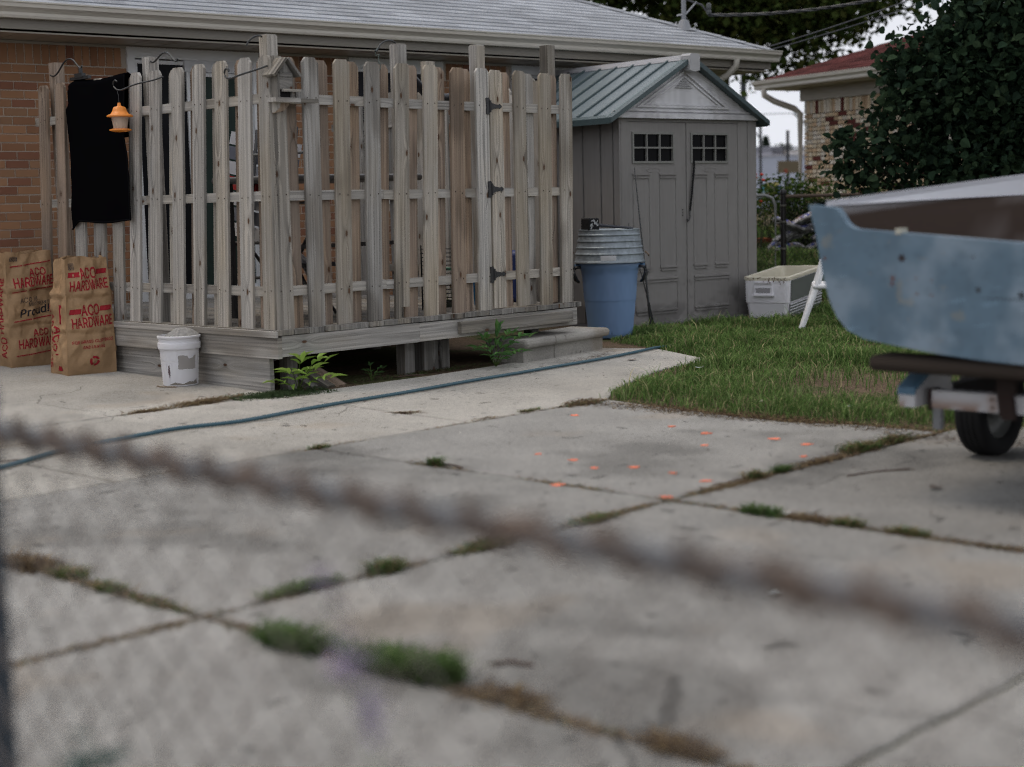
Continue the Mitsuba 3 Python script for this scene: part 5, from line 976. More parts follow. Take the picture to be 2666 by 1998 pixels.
m = MB(); e0, e1, rg0, rg1 = nr(-.05, -.05), nr(9.2, -.05), nr(RU - .05, RU - .05), nr(9.2, RU - .05); bk = N.p((-.05, 8.2, 3.11)); bk1 = N.p((9.2, 8.2, 3.11))
for t in ((e0, e1, rg1, rg0), (bk, e0, rg0), (rg0, rg1, bk1, bk)): m.raw(np.array(t), [(0, 1, 2)] if len(t) == 3 else [(0, 1, 2), (0, 2, 3)], [((x - N.o) @ N.u, (x - N.o) @ N.w) for x in t])
rk_ = m.add("roof", "red_shingle", nh)
m = MB()
for k in range(27):
    w0 = -.07 + k * .14; w1 = w0 + .16; lo = w0
    for a in np.arange(lo, 6.5, .5):
        d = .012 + .008 * rng.random(); m.raw([nr(a, w0, d), nr(a + .495, w0, d), nr(a + .495, w1, .003), nr(max(a, w1), w1, .003), nr(a, w0, -.01), nr(a + .495, w0, -.01)], [(0, 1, 2), (0, 2, 3), (4, 5, 1), (4, 1, 0)], [(a, w0), (a + .49, w0), (a + .49, w1), (a, w1), (a, w0), (a + .49, w0)])
m.add("shingle_courses", "red_shingle", rk_, kind="stuff")

# ------------------------------------------------------------------ back fence with gate
bf_ = thing("chain_link_fence", "dark chain link fence with rusty top rail behind the boat", "fence")
def gz(x, y): return float(ground_z(x, y))
A_, B_ = np.array([9.56, 2.235]), np.array([12.6, -1.05]); dn = (B_ - A_) / np.linalg.norm(B_ - A_); Lf = np.linalg.norm(B_ - A_); ZR = 1.275
MB().tube([(*A_, ZR), (*B_, ZR + .02)], .022, (0.14, 0.105, 0.085), 8).add("top_rail", "rough_paint", bf_)
for q, s_ in enumerate((0.0, 2.3)):
    o = A_ + dn * s_; m = MB(); m.tube([(*o, gz(*o) - .05), (*o, 1.30)], .036, (0.016, 0.014, 0.015), 12); m.lathe([(.036, 0), (.042, .01), (.04, .05), (.0, .075)], (0.03, 0.03, 0.034), 12, (*o, 1.30)); m.add("post", "satin_paint", bf_, smooth=40)
    for z in (.62, .95, 1.15): MB().lathe([(.037, 0), (.041, .004), (.041, .02), (.037, .024)], (0.20, .19, .17), 12, (*o, z)).add("tension_band", "worn_metal", bf_)
m = MB()
def mesh_between(m, P0, P1, z0, z1, st=.06):
    L = np.linalg.norm(P1 - P0); d = (P1 - P0) / L; H_ = z1 - z0
    for s_ in np.arange(-H_, L, st):
        for sg_ in (1, -1):
            a0, a1 = max(0, -s_), min(H_, L - s_); 
            if a1 - a0 < .03: continue
            q0, q1 = (s_ + a0, z0 + a0), (s_ + a1, z0 + a1)
            if sg_ < 0: q0, q1 = (L - q0[0], q0[1]), (L - q1[0], q1[1])
            p0, p1 = P0 + d * q0[0], P0 + d * q1[0]; m.tube([(*p0, q0[1]), (*p1, q1[1])], .0016, (0.07, .072, .07), 3, cap=False)
mesh_between(m, A_, B_, .30, 1.26); m.add("wire_mesh", "worn_metal", bf_, kind="stuff")
bg = thing("chain_link_gate", "grey tube gate with rounded corner between the shed and the dark fence post", "gate")
g1, g0 = np.array([9.50, 2.31]), np.array([8.85, 2.98]); dg = (g1 - g0) / np.linalg.norm(g1 - g0)
P = [(*g0, .26), (*g0, 1.20), (*(g0 + dg * .10), 1.295), (*(g1 - dg * .13), 1.295), (*(g1 - dg * .04), 1.26), (*g1, 1.17), (*g1, .26), (*g0, .26)]
MB().tube(P, .02, (0.27, .275, .27), 8).add("frame", "satin_paint", bg, smooth=40); m = MB(); mesh_between(m, g0, g1, .28, 1.27); m.add("wire_mesh", "worn_metal", bg, kind="stuff")
for z in (.62, .95): MB().tube([(*g1, z), (*A_, z)], .009, (.2, .19, .17), 6).add("latch", "worn_metal", bg)

# ------------------------------------------------------------------ mulch bags, terracotta blocks
BF2 = Frame((11.76, 3.42, 0), -46)
def mulch(u, w, z, L, tilt, seed, lab):
    k = thing("mulch_bag", lab, "bag", None); n, mm = 30, 14; U, A = np.meshgrid(np.linspace(-1, 1, n), np.linspace(0, 2 * PI, mm + 1), indexing="ij")
    pr = (1 - np.abs(U) ** 4) ** .5 * .9 + .1 * (np.abs(U) < .999); th = .065 * pr; wd2 = .17 * (.75 + .25 * pr)
    v = np.stack([U * L / 2, wd2 * np.cos(A), th * np.sin(A)], -1); v[..., 2] += tilt * np.sin(U * 1.6 + .4) * .10 + .02 * (meshkit.noise(np.stack([U * 3 + seed, A, A * 0], -1), seed) - .5); v = v.reshape(-1, 3)
    i, j = np.meshgrid(np.arange(n - 1), np.arange(mm), indexing="ij"); q = np.stack([i * (mm + 1) + j, (i + 1) * (mm + 1) + j, (i + 1) * (mm + 1) + j + 1, i * (mm + 1) + j + 1], -1).reshape(-1, 4)
    base = BF2.p((u, w, z)); vw = base + v[:, :1] * BF2.u + v[:, 1:2] * BF2.w + v[:, 2:] * BF2.z
    topf = (np.sin(A).ravel() > .45); nz_ = meshkit.noise(np.c_[v[:, :1] * 22, v[:, 1:2] * 22, v[:, 2:] * 22 + seed], 5); c = np.where(topf[:, None], np.where(nz_[:, None] > .55, (0.55, .55, .62), np.where(nz_[:, None] > .36, (0.06, .085, .36), (.34, .25, .19))), (0.05, .047, .047) + .16 * (nz_[:, None] > .58)); c = np.where((np.abs(U.ravel()) > .93)[:, None], (0.52, .51, .52), c)
    MB().raw(vw, q, None, c).add("sack", "satin_paint", k, smooth=True)
for q, a in enumerate(((-.28, 0, .53, .62, .5, "bottom left bag of the blue and black mulch stack behind the fence"), (.38, .05, .53, .62, -.2, "bottom right bag of the blue and black mulch stack, touching the grass"), (-.22, .05, .645, .5, 1, "pointed white ended mulch bag in the second layer at the left"), (.40, 0, .65, .62, 1.0, "second layer mulch bag at the right of the stack"), (-.02, .04, .76, .70, .9, "third layer mulch bag sagging in the middle of the stack"), (.45, .0, .77, .60, .9, "third layer mulch bag at the right of the stack"), (-.12, 0, .885, .55, -.8, "fourth layer mulch bag with white end at the left of the stack"), (.42, .05, .895, .62, .9, "fourth layer mulch bag at the right of the stack"), (.22, 0, 1.0, .66, 1.0, "fifth layer mulch bag near the top of the stack"), (.50, .02, 1.08, .60, .9, "topmost blue mulch bag of the stack"))):
    mulch(*a[:5], q + 3, a[5])
for q, (u, z, w_, h, lab) in enumerate(((-.74, .50, .16, .26, "tall terracotta block beside the shed behind the gate"), (-.57, .50, .26, .10, "lower terracotta block left of the mulch bags"), (-.57, .602, .24, .09, "upper terracotta block left of the mulch bags"))):
    k = thing("terracotta_block", lab, "block"); m = MB(); m.box((u, .35, z), (u + w_, .65, z + h), (0.30, .075, .038), fr=BF2); m.box((u - .008, .342, z + h * .8), (u + w_ + .008, .658, z + h), (0.33, .09, .045), fr=BF2); m.add("body", "rough_paint", k)
k = thing("edging_stones", "row of pale edging stones under the terracotta blocks", "edging"); 
for q in range(9): sv, sf = m3v(roundbox(-1.6 + .13 * q, .2, .44, -1.49 + .13 * q, .32, .505, .02, 8)); MB().raw(BF2.pts(sv), sf, None, jit((.33, .31, .28), .15)).add("stone", "rough_paint", k)

# ------------------------------------------------------------------ foliage
def leaf_cloud(P, size, cols, droop=.3, fold=.25, aspect=.62, heart=False):
    """many small leaves at the points P: folded leaf blades of 4 (or 8) triangles each"""
    n = len(P); d = rng.normal(size=(n, 3)); d[:, 2] = d[:, 2] * .6 - droop; d /= np.linalg.norm(d, axis=1, keepdims=True); r = rng.normal(size=(n, 3)) + (0, 0, .8); s_ = np.cross(d, r); s_ /= np.linalg.norm(s_, axis=1, keepdims=True) + 1e-9; nn = np.cross(s_, d)
    L = size * (.5 + .95 * rng.random((n, 1))); W = L * aspect
    if heart: T_ = [(0, 0, 0), (.12, .40, .10), (.42, .5, .13), (.75, .28, .07), (1.0, 0, -.08), (.75, -.28, .07), (.42, -.5, .13), (.12, -.40, .10), (.5, 0, -.03)]; F_ = [(8, 0, 1), (8, 1, 2), (8, 2, 3), (8, 3, 4), (8, 4, 5), (8, 5, 6), (8, 6, 7), (8, 7, 0)]
    else: T_ = [(0, 0, 0), (.45, .5, fold * .5), (1, 0, 0), (.45, -.5, fold * .5)]; F_ = [(0, 1, 2), (0, 2, 3)]
    k = len(T_); v = np.empty((n, k, 3))
    for i_, (a, b, c) in enumerate(T_): v[:, i_] = P + d * L * a + s_ * W * b + nn * W * c
    f = (np.array(F_)[None] + (np.arange(n) * k)[:, None, None]).reshape(-1, 3); c = np.array(cols)[rng.integers(len(cols), size=n)] * (.6 + .8 * rng.random((n, 1)))
    return v.reshape(-1, 3), f, np.repeat(c, k, 0)
def blob_points(blobs, n, shell=.55, clump=0.0, per=1, cut=.40):
    vol = np.array([b[1] * b[2] * b[3] for b in blobs]); w = vol / vol.sum(); out = []
    for b, k in zip(blobs, (w * n).astype(int)):
        u = rng.normal(size=(max(k // per, 1), 3)); u /= np.linalg.norm(u, axis=1, keepdims=True); r = shell + (1 - shell) * rng.random((len(u), 1)) ** .6; q = np.array(b[0]) + u * r * np.array(b[1:4])
        keep = meshkit.fbm(q * (1.6 / min(b[1:4])) + 13, 3, 6) > cut; q = q[keep]; q = np.repeat(q, per, 0); q = q + rng.normal(size=q.shape) * clump; out.append(q)
    return np.vstack(out)
def branches(mb, base, tips, r0, col, seed=0):
    for tpt in tips:
        a, b = np.array(base, float), np.array(tpt, float); n = 9; s_ = np.linspace(0, 1, n)[:, None]; p = a + (b - a) * s_; p[:, 2] = a[2] + (b[2] - a[2]) * (s_[:, 0] ** .8); p += (meshkit.noise(np.c_[s_ * 3 + seed, s_ * 0 + b[0], s_ * 0 + b[1]], 3)[:, None] - .5) * .12 * np.linalg.norm(b - a); p[0] = a; mb.tube(p, r0 * (1 - .8 * s_[:, 0]), col, 6)
# lilac in front of the neighbour's house
lb = [((8.45, .62, 1.74), .27, .30, .30), ((8.55, .5, 1.50), .28, .3, .2), ((8.95, .2, 2.76), .33, .36, .33), ((8.62, 0.44, 1.66), .34, .38, .38), ((8.85, 0.22, 2.0), .40, .45, .40), ((9.02, 0.10, 2.48), .42, .5, .45), ((9.38, -.28, 2.45), .75, .75, .75), ((9.86, -.72, 2.95), .9, .9, .95), ((9.95, -.95, 2.1), .95, .95, .85), ((9.4, -.42, 1.62), .7, .7, .5), ((9.05, -.02, 1.50), .42, .45, .42), ((10.4, -1.3, 2.6), 1.0, 1.0, 1.0), ((9.75, -.5, 3.55), .6, .6, .55), ((10.2, -1.2, 1.3), .8, .8, .7), ((9.3, -.15, 3.02), .35, .4, .3)]
lil = thing("lilac_bush", "large dark green lilac bush with heart shaped leaves behind the boat", "bush")
P = blob_points(lb, 27000, .35, .085, 3, .33); v, f, c = leaf_cloud(P, .092, [(0.022, .040, .023), (.029, .051, .029), (.017, .032, .020), (.042, .068, .038), (.022, .038, .026)], .55, heart=True, aspect=.8); MB().raw(v, f, None, c).add("foliage", "leaf", lil, kind="stuff")
m = MB()
for q in range(5): branches(m, (9.75 + .15 * q, -.6 - .12 * q, gz(9.75, -.6) - .05), [np.array(b[0]) for b in lb[q % 3::3]], .03, (0.05, .04, .032), q)
m.add("stems", "rough_paint", lil)
P = np.array([(9.09 + .11 * q, .02 - .105 * q + .03 * (q % 2), 3.20 + .045 * q + .05 * (q % 2)) for q in range(7)] + [(9.5, -.33, 3.4), (9.56, -.4, 3.5), (9.6, -.42, 3.62)]); v, f, c = leaf_cloud(P, .13, [(0.03, .05, .036)], -.1, heart=True, aspect=.75); m = MB().raw(v, f, None, c); m.tube([(9.05, .05, 3.1), (9.4, -.28, 3.33), (9.75, -.6, 3.45)], .006, (.05, .05, .035), 5); m.add("outer_sprig", "leaf", lil)
# big maple far behind the houses
mb_ = [((17.4, 13.9, 7.2), 1.6, 1.6, 1.5), ((18.4, 12.7, 6.6), 1.5, 1.5, 1.2), ((19.3, 11.7, 6.35), 1.4, 1.4, 1.2), ((20.2, 10.75, 5.95), 1.3, 1.3, 1.2), ((21.0, 9.9, 5.75), 1.3, 1.3, 1.2), ((21.7, 9.2, 5.8), 1.2, 1.2, 1.1), ((22.25, 8.65, 5.95), 1.0, 1.0, .8), ((20.75, 10.0, 4.72), .55, .55, .75), ((20.15, 10.6, 4.75), .5, .5, .45), ((21.35, 9.45, 4.85), .6, .6, .6), ((19.9, 11.0, 4.55), .25, .25, .5), ((19.8, 11.4, 8.0), 2.4, 2.4, 2.0), ((21.6, 9.4, 7.6), 2.0, 2.0, 1.6), ((22.95, 7.9, 5.75), .35, .35, .35), ((20.45, 10.25, 4.35), .3, .3, .4), ((19.75, 11.0, 5.0), .5, .5, .5)]
tre = thing("maple_tree", "broad dark maple crown hanging behind the grey roof against the sky", "tree")
mb_ = [((b[0][0], b[0][1], b[0][2] - (.55 if b[0][2] < 5.1 else .36)), *b[1:]) for b in mb_]
P = blob_points(mb_, 84000, .25, .14, 6, .38); v, f, c = leaf_cloud(P, .15, [(0.042, .066, .018), (.055, .078, .022), (.034, .056, .018), (.072, .085, .026)], .4, aspect=.75); MB().raw(v, f, None, c).add("crown", "leaf", tre, kind="stuff")
m = MB(); m.tube([(20.6, 11.4, .4), (20.5, 11.3, 3.0), (20.4, 11.1, 6.0)], np.array([.4, .32, .25]), (0.05, .04, .032), 12); branches(m, (20.4, 11.1, 5.2), [np.array(b[0]) for b in mb_], .09, (0.045, .036, .03), 3); m.add("trunk", "rough_paint", tre)

def bush(name, lab, blobs, n, size, cols, cat="bush", extra=None):
    k = thing(name, lab, cat); v, f, c = leaf_cloud(blob_points(blobs, n, .3, .05, 3), size, cols, .1); MB().raw(v, f, None, c).add("foliage", "leaf", k, kind="stuff"); m = MB()
    for b in blobs: branches(m, (b[0][0], b[0][1], gz(b[0][0], b[0][1]) - .05), [np.array(b[0]) + rng.normal(size=3) * .1 for _ in range(3)], .012, (0.05, .06, .03), 2)
    m.add("stems", "rough_paint", k); return k
GC = [(0.045, .085, .022), (.06, .11, .028), (.035, .065, .02), (.10, .14, .03)]
bush("rose_bush", "leafy yellow green bush in front of the cream brick wall, right of the gate", [((11.95, 3.77, 1.30), .34, .34, .30), ((12.17, 3.57, 1.24), .36, .36, .36), ((11.8, 3.95, 1.12), .3, .3, .3), ((12.2, 3.7, .95), .45, .45, .4)], 4200, .055, GC)
bush("low_shrub", "low green shrub along the cream brick wall behind the fence rail", [((12.45, 3.15, 1.16), .35, .35, .26), ((12.75, 2.85, 1.18), .35, .35, .28), ((12.6, 3.0, .9), .5, .5, .35), ((13.0, 2.5, 1.18), .4, .4, .33)], 4200, .06, GC[:3])
k = bush("flower_stalks", "tall stalks with small red flowers behind the curved gate", [((11.15, 4.15, 1.0), .28, .28, .5), ((10.85, 4.2, .95), .3, .3, .55), ((11.3, 3.8, 1.2), .2, .2, .42), ((10.6, 4.5, .9), .3, .3, .5)], 2600, .06, GC + [(.14, .16, .04)], "plant")
for q in range(9):
    o = np.array([11.26, 3.78, 1.42]) + rng.normal(size=3) * (.05, .06, .12); sv, sf = m3v(m3.Manifold.sphere(.028, 8)); MB().raw(o + sv * (1, 1, .7), sf, None, jit((0.45, .05, .03), .2)).add("red_flower", "rough_paint", k)

# ------------------------------------------------------------------ far background
mu = thing("mural_building", "pale blue flat roofed building with a window painted in yellow, pink and blue", "building")
MF = Frame((43.79, 26.49, .8), -46); PB = (0.42, .45, .54)
MB().box((-1.0, 0, -.5), (9, 9, 2.03), PB, fr=MF).add("wall", "rough_paint", mu)
for (a, b, c_, d, col, nm) in ((-.05, 1.15, 2.03, 2.42, (.30, .30, .34), "upper_storey"), (.75, 1.2, 2.03, 2.34, (.07, .07, .08), "rooftop_unit"), (1.3, 4, 2.03, 2.30, (.45, .43, .42), "upper_storey"), (-1.05, 9.05, 2.03, 2.08, (.48, .48, .52), "parapet")): MB().box((a, .4 if nm != "parapet" else -.05, c_), (b, 4, d), col, fr=MF).add(nm, "rough_paint", mu)
w_ = MB().box((.52, -.03, .62), (.80, .02, .92), (.10, .085, .10), fr=MF).add("window", "satin_paint", mu)
for (a, b, c_, d, col, nm) in ((.47, .97, .92, 1.0, (.55, .45, .12), "lintel"), (.50, .93, .53, .60, (.42, .16, .20), "sill"), (.46, .515, .56, .92, (.06, .17, .15), "shutter"), (.91, .97, .56, .92, (.06, .13, .42), "shutter"), (.81, .90, .62, .92, (.03, .06, .045), "pane"), (.655, .68, .62, .92, (.4, .3, .34), "mullion")): MB().box((a, -.05, c_), (b, -.01, d), col, fr=MF).add(nm, "rough_paint", w_)
a = np.linspace(0, 2 * PI, 16)[:-1]; MB().prism(np.c_[.30 + .10 * np.cos(a), .80 + .18 * np.sin(a)], MF.p((0, -.015, 0)), MF.u, MF.z, -MF.w, .01, (.07, .22, .25)).add("painted_tree", "rough_paint", mu); MB().box((.27, -.02, .2), (.33, -.004, .62), (.30, .24, .15), fr=MF).add("painted_trunk", "rough_paint", mu)
MB().box((0.1, -.02, .40), (1.3, -.004, .43), (.2, .2, .23), fr=MF).add("stripe", "rough_paint", mu)
tp = thing("metal_pole", "tall thin dark pole with a cross brace against the sky, beside the shed", "pole"); MB().tube([(31.4, 17.65, .7), (31.4, 17.65, 3.52)], .045, (0.05, .055, .065), 8).add("shaft", "satin_paint", tp); MB().tube([(31.4, 17.65, 2.95), (31.13, 17.96, 3.5)], .022, (.06, .06, .07), 6).add("brace", "satin_paint", tp)
tp2 = thing("sign_post", "dark post carrying a brown rectangular board in front of the pale blue building", "sign"); MB().tube([(31.93, 17.06, .7), (31.93, 17.06, 3.18)], .05, (0.035, .038, .045), 8).add("post", "satin_paint", tp2)
SF2 = Frame((31.93, 17.06, 0), -46); MB().box((-.31, -.08, 1.94), (.34, -.05, 2.30), (0.15, .125, .085), fr=SF2).add("board", "rough_paint", tp2); MB().box((-.12, -.083, 1.95), (-.02, -.08, 2.06), (.25, .06, .04), fr=SF2).add("board_mark", "rough_paint", tp2)
for q, (z, sag, lab) in enumerate(((3.66, 0, "topmost thin cable crossing the white sky between the shed and the brick house"), (2.68, .0, "upper one of the twin low cables behind the thin poles"), (2.60, -.02, "lower one of the twin low cables behind the thin poles"))):
    k = thing("overhead_cable", lab, "cable"); MB().tube([(30.9, 18.25, z), (31.9, 17.1, z + .01), (33.2, 15.6, z - sag)], .012 if q == 0 else .02, (.16, .17, .21), 5).add("strand", "satin_paint", k)
k = thing("street_arm", "dark slanting arm at the corner of the brick house above the sign post", "pole"); MB().tube([(32.05, 16.93, 3.66), (32.3, 16.65, 3.33), (32.5, 16.4, 3.1)], .03, (.05, .055, .065), 6).add("arm", "satin_paint", k); MB().tube([(32.5, 16.4, .7), (32.5, 16.4, 3.1)], .05, (.05, .055, .065), 6).add("shaft", "satin_paint", k)
cn = thing("conifer", "small far conifer standing above the pale blue building", "tree"); P = []
for q in range(2600):
    h = rng.random() ** .7; r = .42 * (1 - h) * (.5 + .5 * rng.random()); a = rng.random() * 2 * PI; P.append((52.6 + r * math.cos(a), 32.0 + r * math.sin(a), 2.6 + 1.35 * h))
v, f, c = leaf_cloud(np.array(P), .12, [(.030, .045, .032)], .2); MB().raw(v, f, None, c).add("crown", "leaf", cn, kind="stuff"); MB().tube([(52.6, 32, .7), (52.6, 32, 3.8)], .06, (.05, .04, .03), 6).add("trunk", "rough_paint", cn)
for q, (o, b) in enumerate((((57.3, 34.2, 3.15), .62), ((58.1, 33.5, 3.0), .6), ((51.9, 32.9, 2.75), .35))):
    k = thing("far_tree", ("rounded far tree right of the conifer above the pale blue building", "far tree half hidden by the corner of the brick house", "small far bush at the edge of the shed")[q], "tree"); v, f, c = leaf_cloud(blob_points([(o, b, b, b)], 2600, .2, .06, 3), .13, [(.055, .07, .045), (.07, .08, .05)], .2); MB().raw(v, f, None, c).add("crown", "leaf", k, kind="stuff"); MB().tube([(o[0], o[1], .7), (o[0], o[1], o[2])], .07, (.05, .04, .03), 6).add("trunk", "rough_paint", k)
up = thing("utility_pole", "dark wooden utility pole behind the corner of the grey roofed house", "pole"); MB().tube([(43.8, 27.0, .5), (43.8, 27.0, 9.2)], .115, (0.045, .05, .06), 12).add("shaft", "rough_paint", up, smooth=40); MB().tube([(43.2, 27.7, 8.6), (44.4, 26.3, 8.6)], .06, (0.045, .04, .035), 6).add("crossarm", "rough_paint", up)
k = thing("service_cable", "thick twisted service cable running from the roof mast to the upper right", "cable")
s_ = np.linspace(0, 1, 120); E_ = np.array([11.6, -1.4, 4.55]); ctr = CAB0 + (E_ - CAB0) * s_[:, None] - np.c_[s_ * 0, s_ * 0, .35 * 4 * s_ * (1 - s_)]; 
for ph, c in ((0, (.035, .037, .04)), (2.1, (.07, .073, .08)), (4.2, (.035, .037, .04))): MB().tube(ctr + .013 * np.c_[np.cos(s_ * 60 + ph) * .7, np.cos(s_ * 60 + ph) * .7, np.sin(s_ * 60 + ph)], .009, c, 5).add("strand", "satin_paint", k)
for q, (a, b) in enumerate((((9.75, 3.65, 2.98), (13.2, .3, 4.55)), ((9.75, 3.65, 2.96), (13.2, .3, 4.40)))):
    k = thing("thin_cable", ("upper one of two thin dark cables rising to the right past the gutter corner", "lower one of two thin dark cables rising to the right past the gutter corner")[q], "cable"); a, b = np.array(a), np.array(b); MB().tube(a + (b - a) * s_[::6, None] - np.c_[s_[::6] * 0, s_[::6] * 0, .12 * 4 * s_[::6] * (1 - s_[::6])], .007, (.07, .072, .085), 5).add("strand", "satin_paint", k)

# ------------------------------------------------------------------ lawn
LP = sg.Polygon([(4.15, .48), (3.86, -.26), (3.40, -1.18), (2.53, -1.37), (1.47, -1.83), (1.02, -2.13), (.91, -2.7), (.84, -3.2), (.81, -3.62), (.94, -4.1), (.95, -4.55), (1.36, -4.9), (1.36, -9), (16, -9), (16, 7), (9.2, 3.4), (7.35, .85), (5.45, 1.05), (4.9, 1.05)])
import shapely
LP = sg.Polygon(np.array([(lambda p, t: (p.x + .13 * (float(meshkit.noise(np.array([t * 1.9, 3.3, 0.0]), 2)) - .5) + .09 * (float(meshkit.noise(np.array([t * 6.1, 1.3, 0.0]), 4)) - .5), p.y + .13 * (float(meshkit.noise(np.array([t * 1.9, 7.3, 0.0]), 3)) - .5) + .09 * (float(meshkit.noise(np.array([t * 6.1, 9.3, 0.0]), 5)) - .5)))(LP.exterior.interpolate(t), t) for t in np.arange(0, LP.exterior.length, .06)])).buffer(0)
def grass(n, poly, box_, hmin, hmax, dens=None, width=.0035):
    x = box_[0] + (box_[2] - box_[0]) * rng.random(n); y = box_[1] + (box_[3] - box_[1]) * rng.random(n)
    keep = shapely.contains_xy(poly, x, y); d = fwd(x, y); keep &= rng.random(n) < np.clip(13.0 / d, .15, 1.2) ** 1.5; x, y = x[keep], y[keep]
    if dens is not None: kk = rng.random(len(x)) < dens(x, y); x, y = x[kk], y[kk]
    n = len(x); cl = meshkit.fbm(np.c_[x * 1.8, y * 1.8, x * 0], 4, 9); edge_ = np.clip(.40 + shapely.distance(shapely.points(x, y), poly.exterior) / .42, 0, 1); kk = rng.random(n) < .25 + .75 * edge_; x, y, cl, edge_ = x[kk], y[kk], cl[kk], edge_[kk]; n = len(x); h = (hmin + (hmax - hmin) * rng.random(n)) * (.22 + 1.75 * np.clip(1.9 * cl - .5, 0, 1)) * edge_; a = rng.random(n) * 2 * PI; bd = (.3 + .9 * rng.random(n)) * h; z = ground_z(x, y) + .005
    dx, dy = np.cos(a), np.sin(a); w = width * (.7 + .8 * rng.random(n)) * np.clip(d_ := fwd(x, y), 8, 25) / 12; sx, sy = -dy * w, dx * w
    b = np.c_[x, y, z]; mid = b + np.c_[dx * bd * .35, dy * bd * .35, h * .62]; tip = b + np.c_[dx * bd, dy * bd, h * (1 - .25 * rng.random(n))]; s3 = np.c_[sx, sy, sx * 0]
    v = np.stack([b - s3, b + s3, mid + s3 * .8, mid - s3 * .8, tip], 1).reshape(-1, 3); f = (np.array([(0, 1, 2), (0, 2, 3), (3, 2, 4)])[None] + (np.arange(n) * 5)[:, None, None]).reshape(-1, 3)
    pal = np.array([(.105, .178, .052), (.138, .215, .068), (.080, .138, .042), (.195, .250, .105), (.35, .31, .175)]); c = pal[rng.choice(5, n, p=[.32, .26, .22, .12, .08])] * (.65 + .7 * rng.random((n, 1))); return v, f, np.repeat(c, 5, 0)
def dens(x, y):
    bare = np.exp(-(((x - 2.5) / .95) ** 2 + ((y + 3.1) / 1.0) ** 2) ** 1.3); return np.clip(1.05 - 1.0 * bare - .35 * (meshkit.noise(np.c_[x * 2.3, y * 2.3, x * 0], 8) > .72), .08, 1)
v, f, c = grass(450000, LP, (.7, -7, 13, 4.5), .04, .095, dens, .0031); v2, f2, c2 = grass(22000, LP.buffer(.05), (.7, -7, 13, 4.5), .06, .135, dens, .0032); MB().raw(v, f, None, c).raw(v2, f2, None, c2 * 1.15).add("lawn", "leaf", label="uneven green lawn between the driveway, the shed and the fence", cat="grass", kind="stuff")
BP = sg.Polygon([(9.0, 3.3), (13, -1), (16, -1), (15, 7), (10, 7)])
v, f, c = grass(60000, BP, (9, -1, 15, 7), .06, .13, None, .006); MB().raw(v, f, None, c).add("far_grass", "leaf", label="strip of grass behind the chain link fence under the mulch bags", cat="grass", kind="stuff")

# ------------------------------------------------------------------ weeds in the joints
def tuft(name, lab, cat, x, y, lx, ly, ang, n, h, cols, flat=0.0, z=None):
    t = math.radians(ang); q = np.clip(rng.normal(size=(n, 2)) * .42, -.9, .9); px = x + q[:, 0] * lx * math.cos(t) - q[:, 1] * ly * math.sin(t); py = y + q[:, 0] * lx * math.sin(t) + q[:, 1] * ly * math.cos(t); a = rng.random(n) * 2 * PI; hh = h * (.35 + .8 * rng.random(n)); rr = hh * (.4 + .9 * rng.random(n)) + flat * h * rng.random(n) * 2; hh = hh * (1 - flat); w = .0022 + .002 * rng.random(n)
    b = np.c_[px, py, np.array([patio_z(i_, j_) if y > -.1 else 0 for i_, j_ in zip(px, py)]) - .004]; d = np.c_[np.cos(a), np.sin(a)]; s3 = np.c_[-d[:, 1] * w, d[:, 0] * w, w * 0]; m1 = b + np.c_[d * rr[:, None] * .4, hh * .7]; tp_ = b + np.c_[d * rr[:, None], hh * (.9 + .15 * rng.random(n)) * .95 + .002]
    v = np.stack([b - s3, b + s3, m1 + s3 * .8, m1 - s3 * .8, tp_], 1).reshape(-1, 3); f = (np.array([(0, 1, 2), (0, 2, 3), (3, 2, 4)])[None] + (np.arange(n) * 5)[:, None, None]).reshape(-1, 3); c = np.array(cols)[rng.integers(len(cols), size=n)] * (.7 + .6 * rng.random((n, 1)))
    k = MB().raw(v, f, None, np.repeat(c, 5, 0)).add(name, "leaf", label=lab, cat=cat); return k
GRN = [(.07, .125, .04), (.09, .15, .05), (.055, .095, .035), (.13, .16, .075)]; DRY = [(.22, .165, .095), (.16, .11, .065), (.26, .20, .12), (.12, .085, .055)]; MIX = GRN[:3] + DRY[:3]; BRN = [(.10, .07, .05), (.15, .105, .07), (.07, .05, .04)]
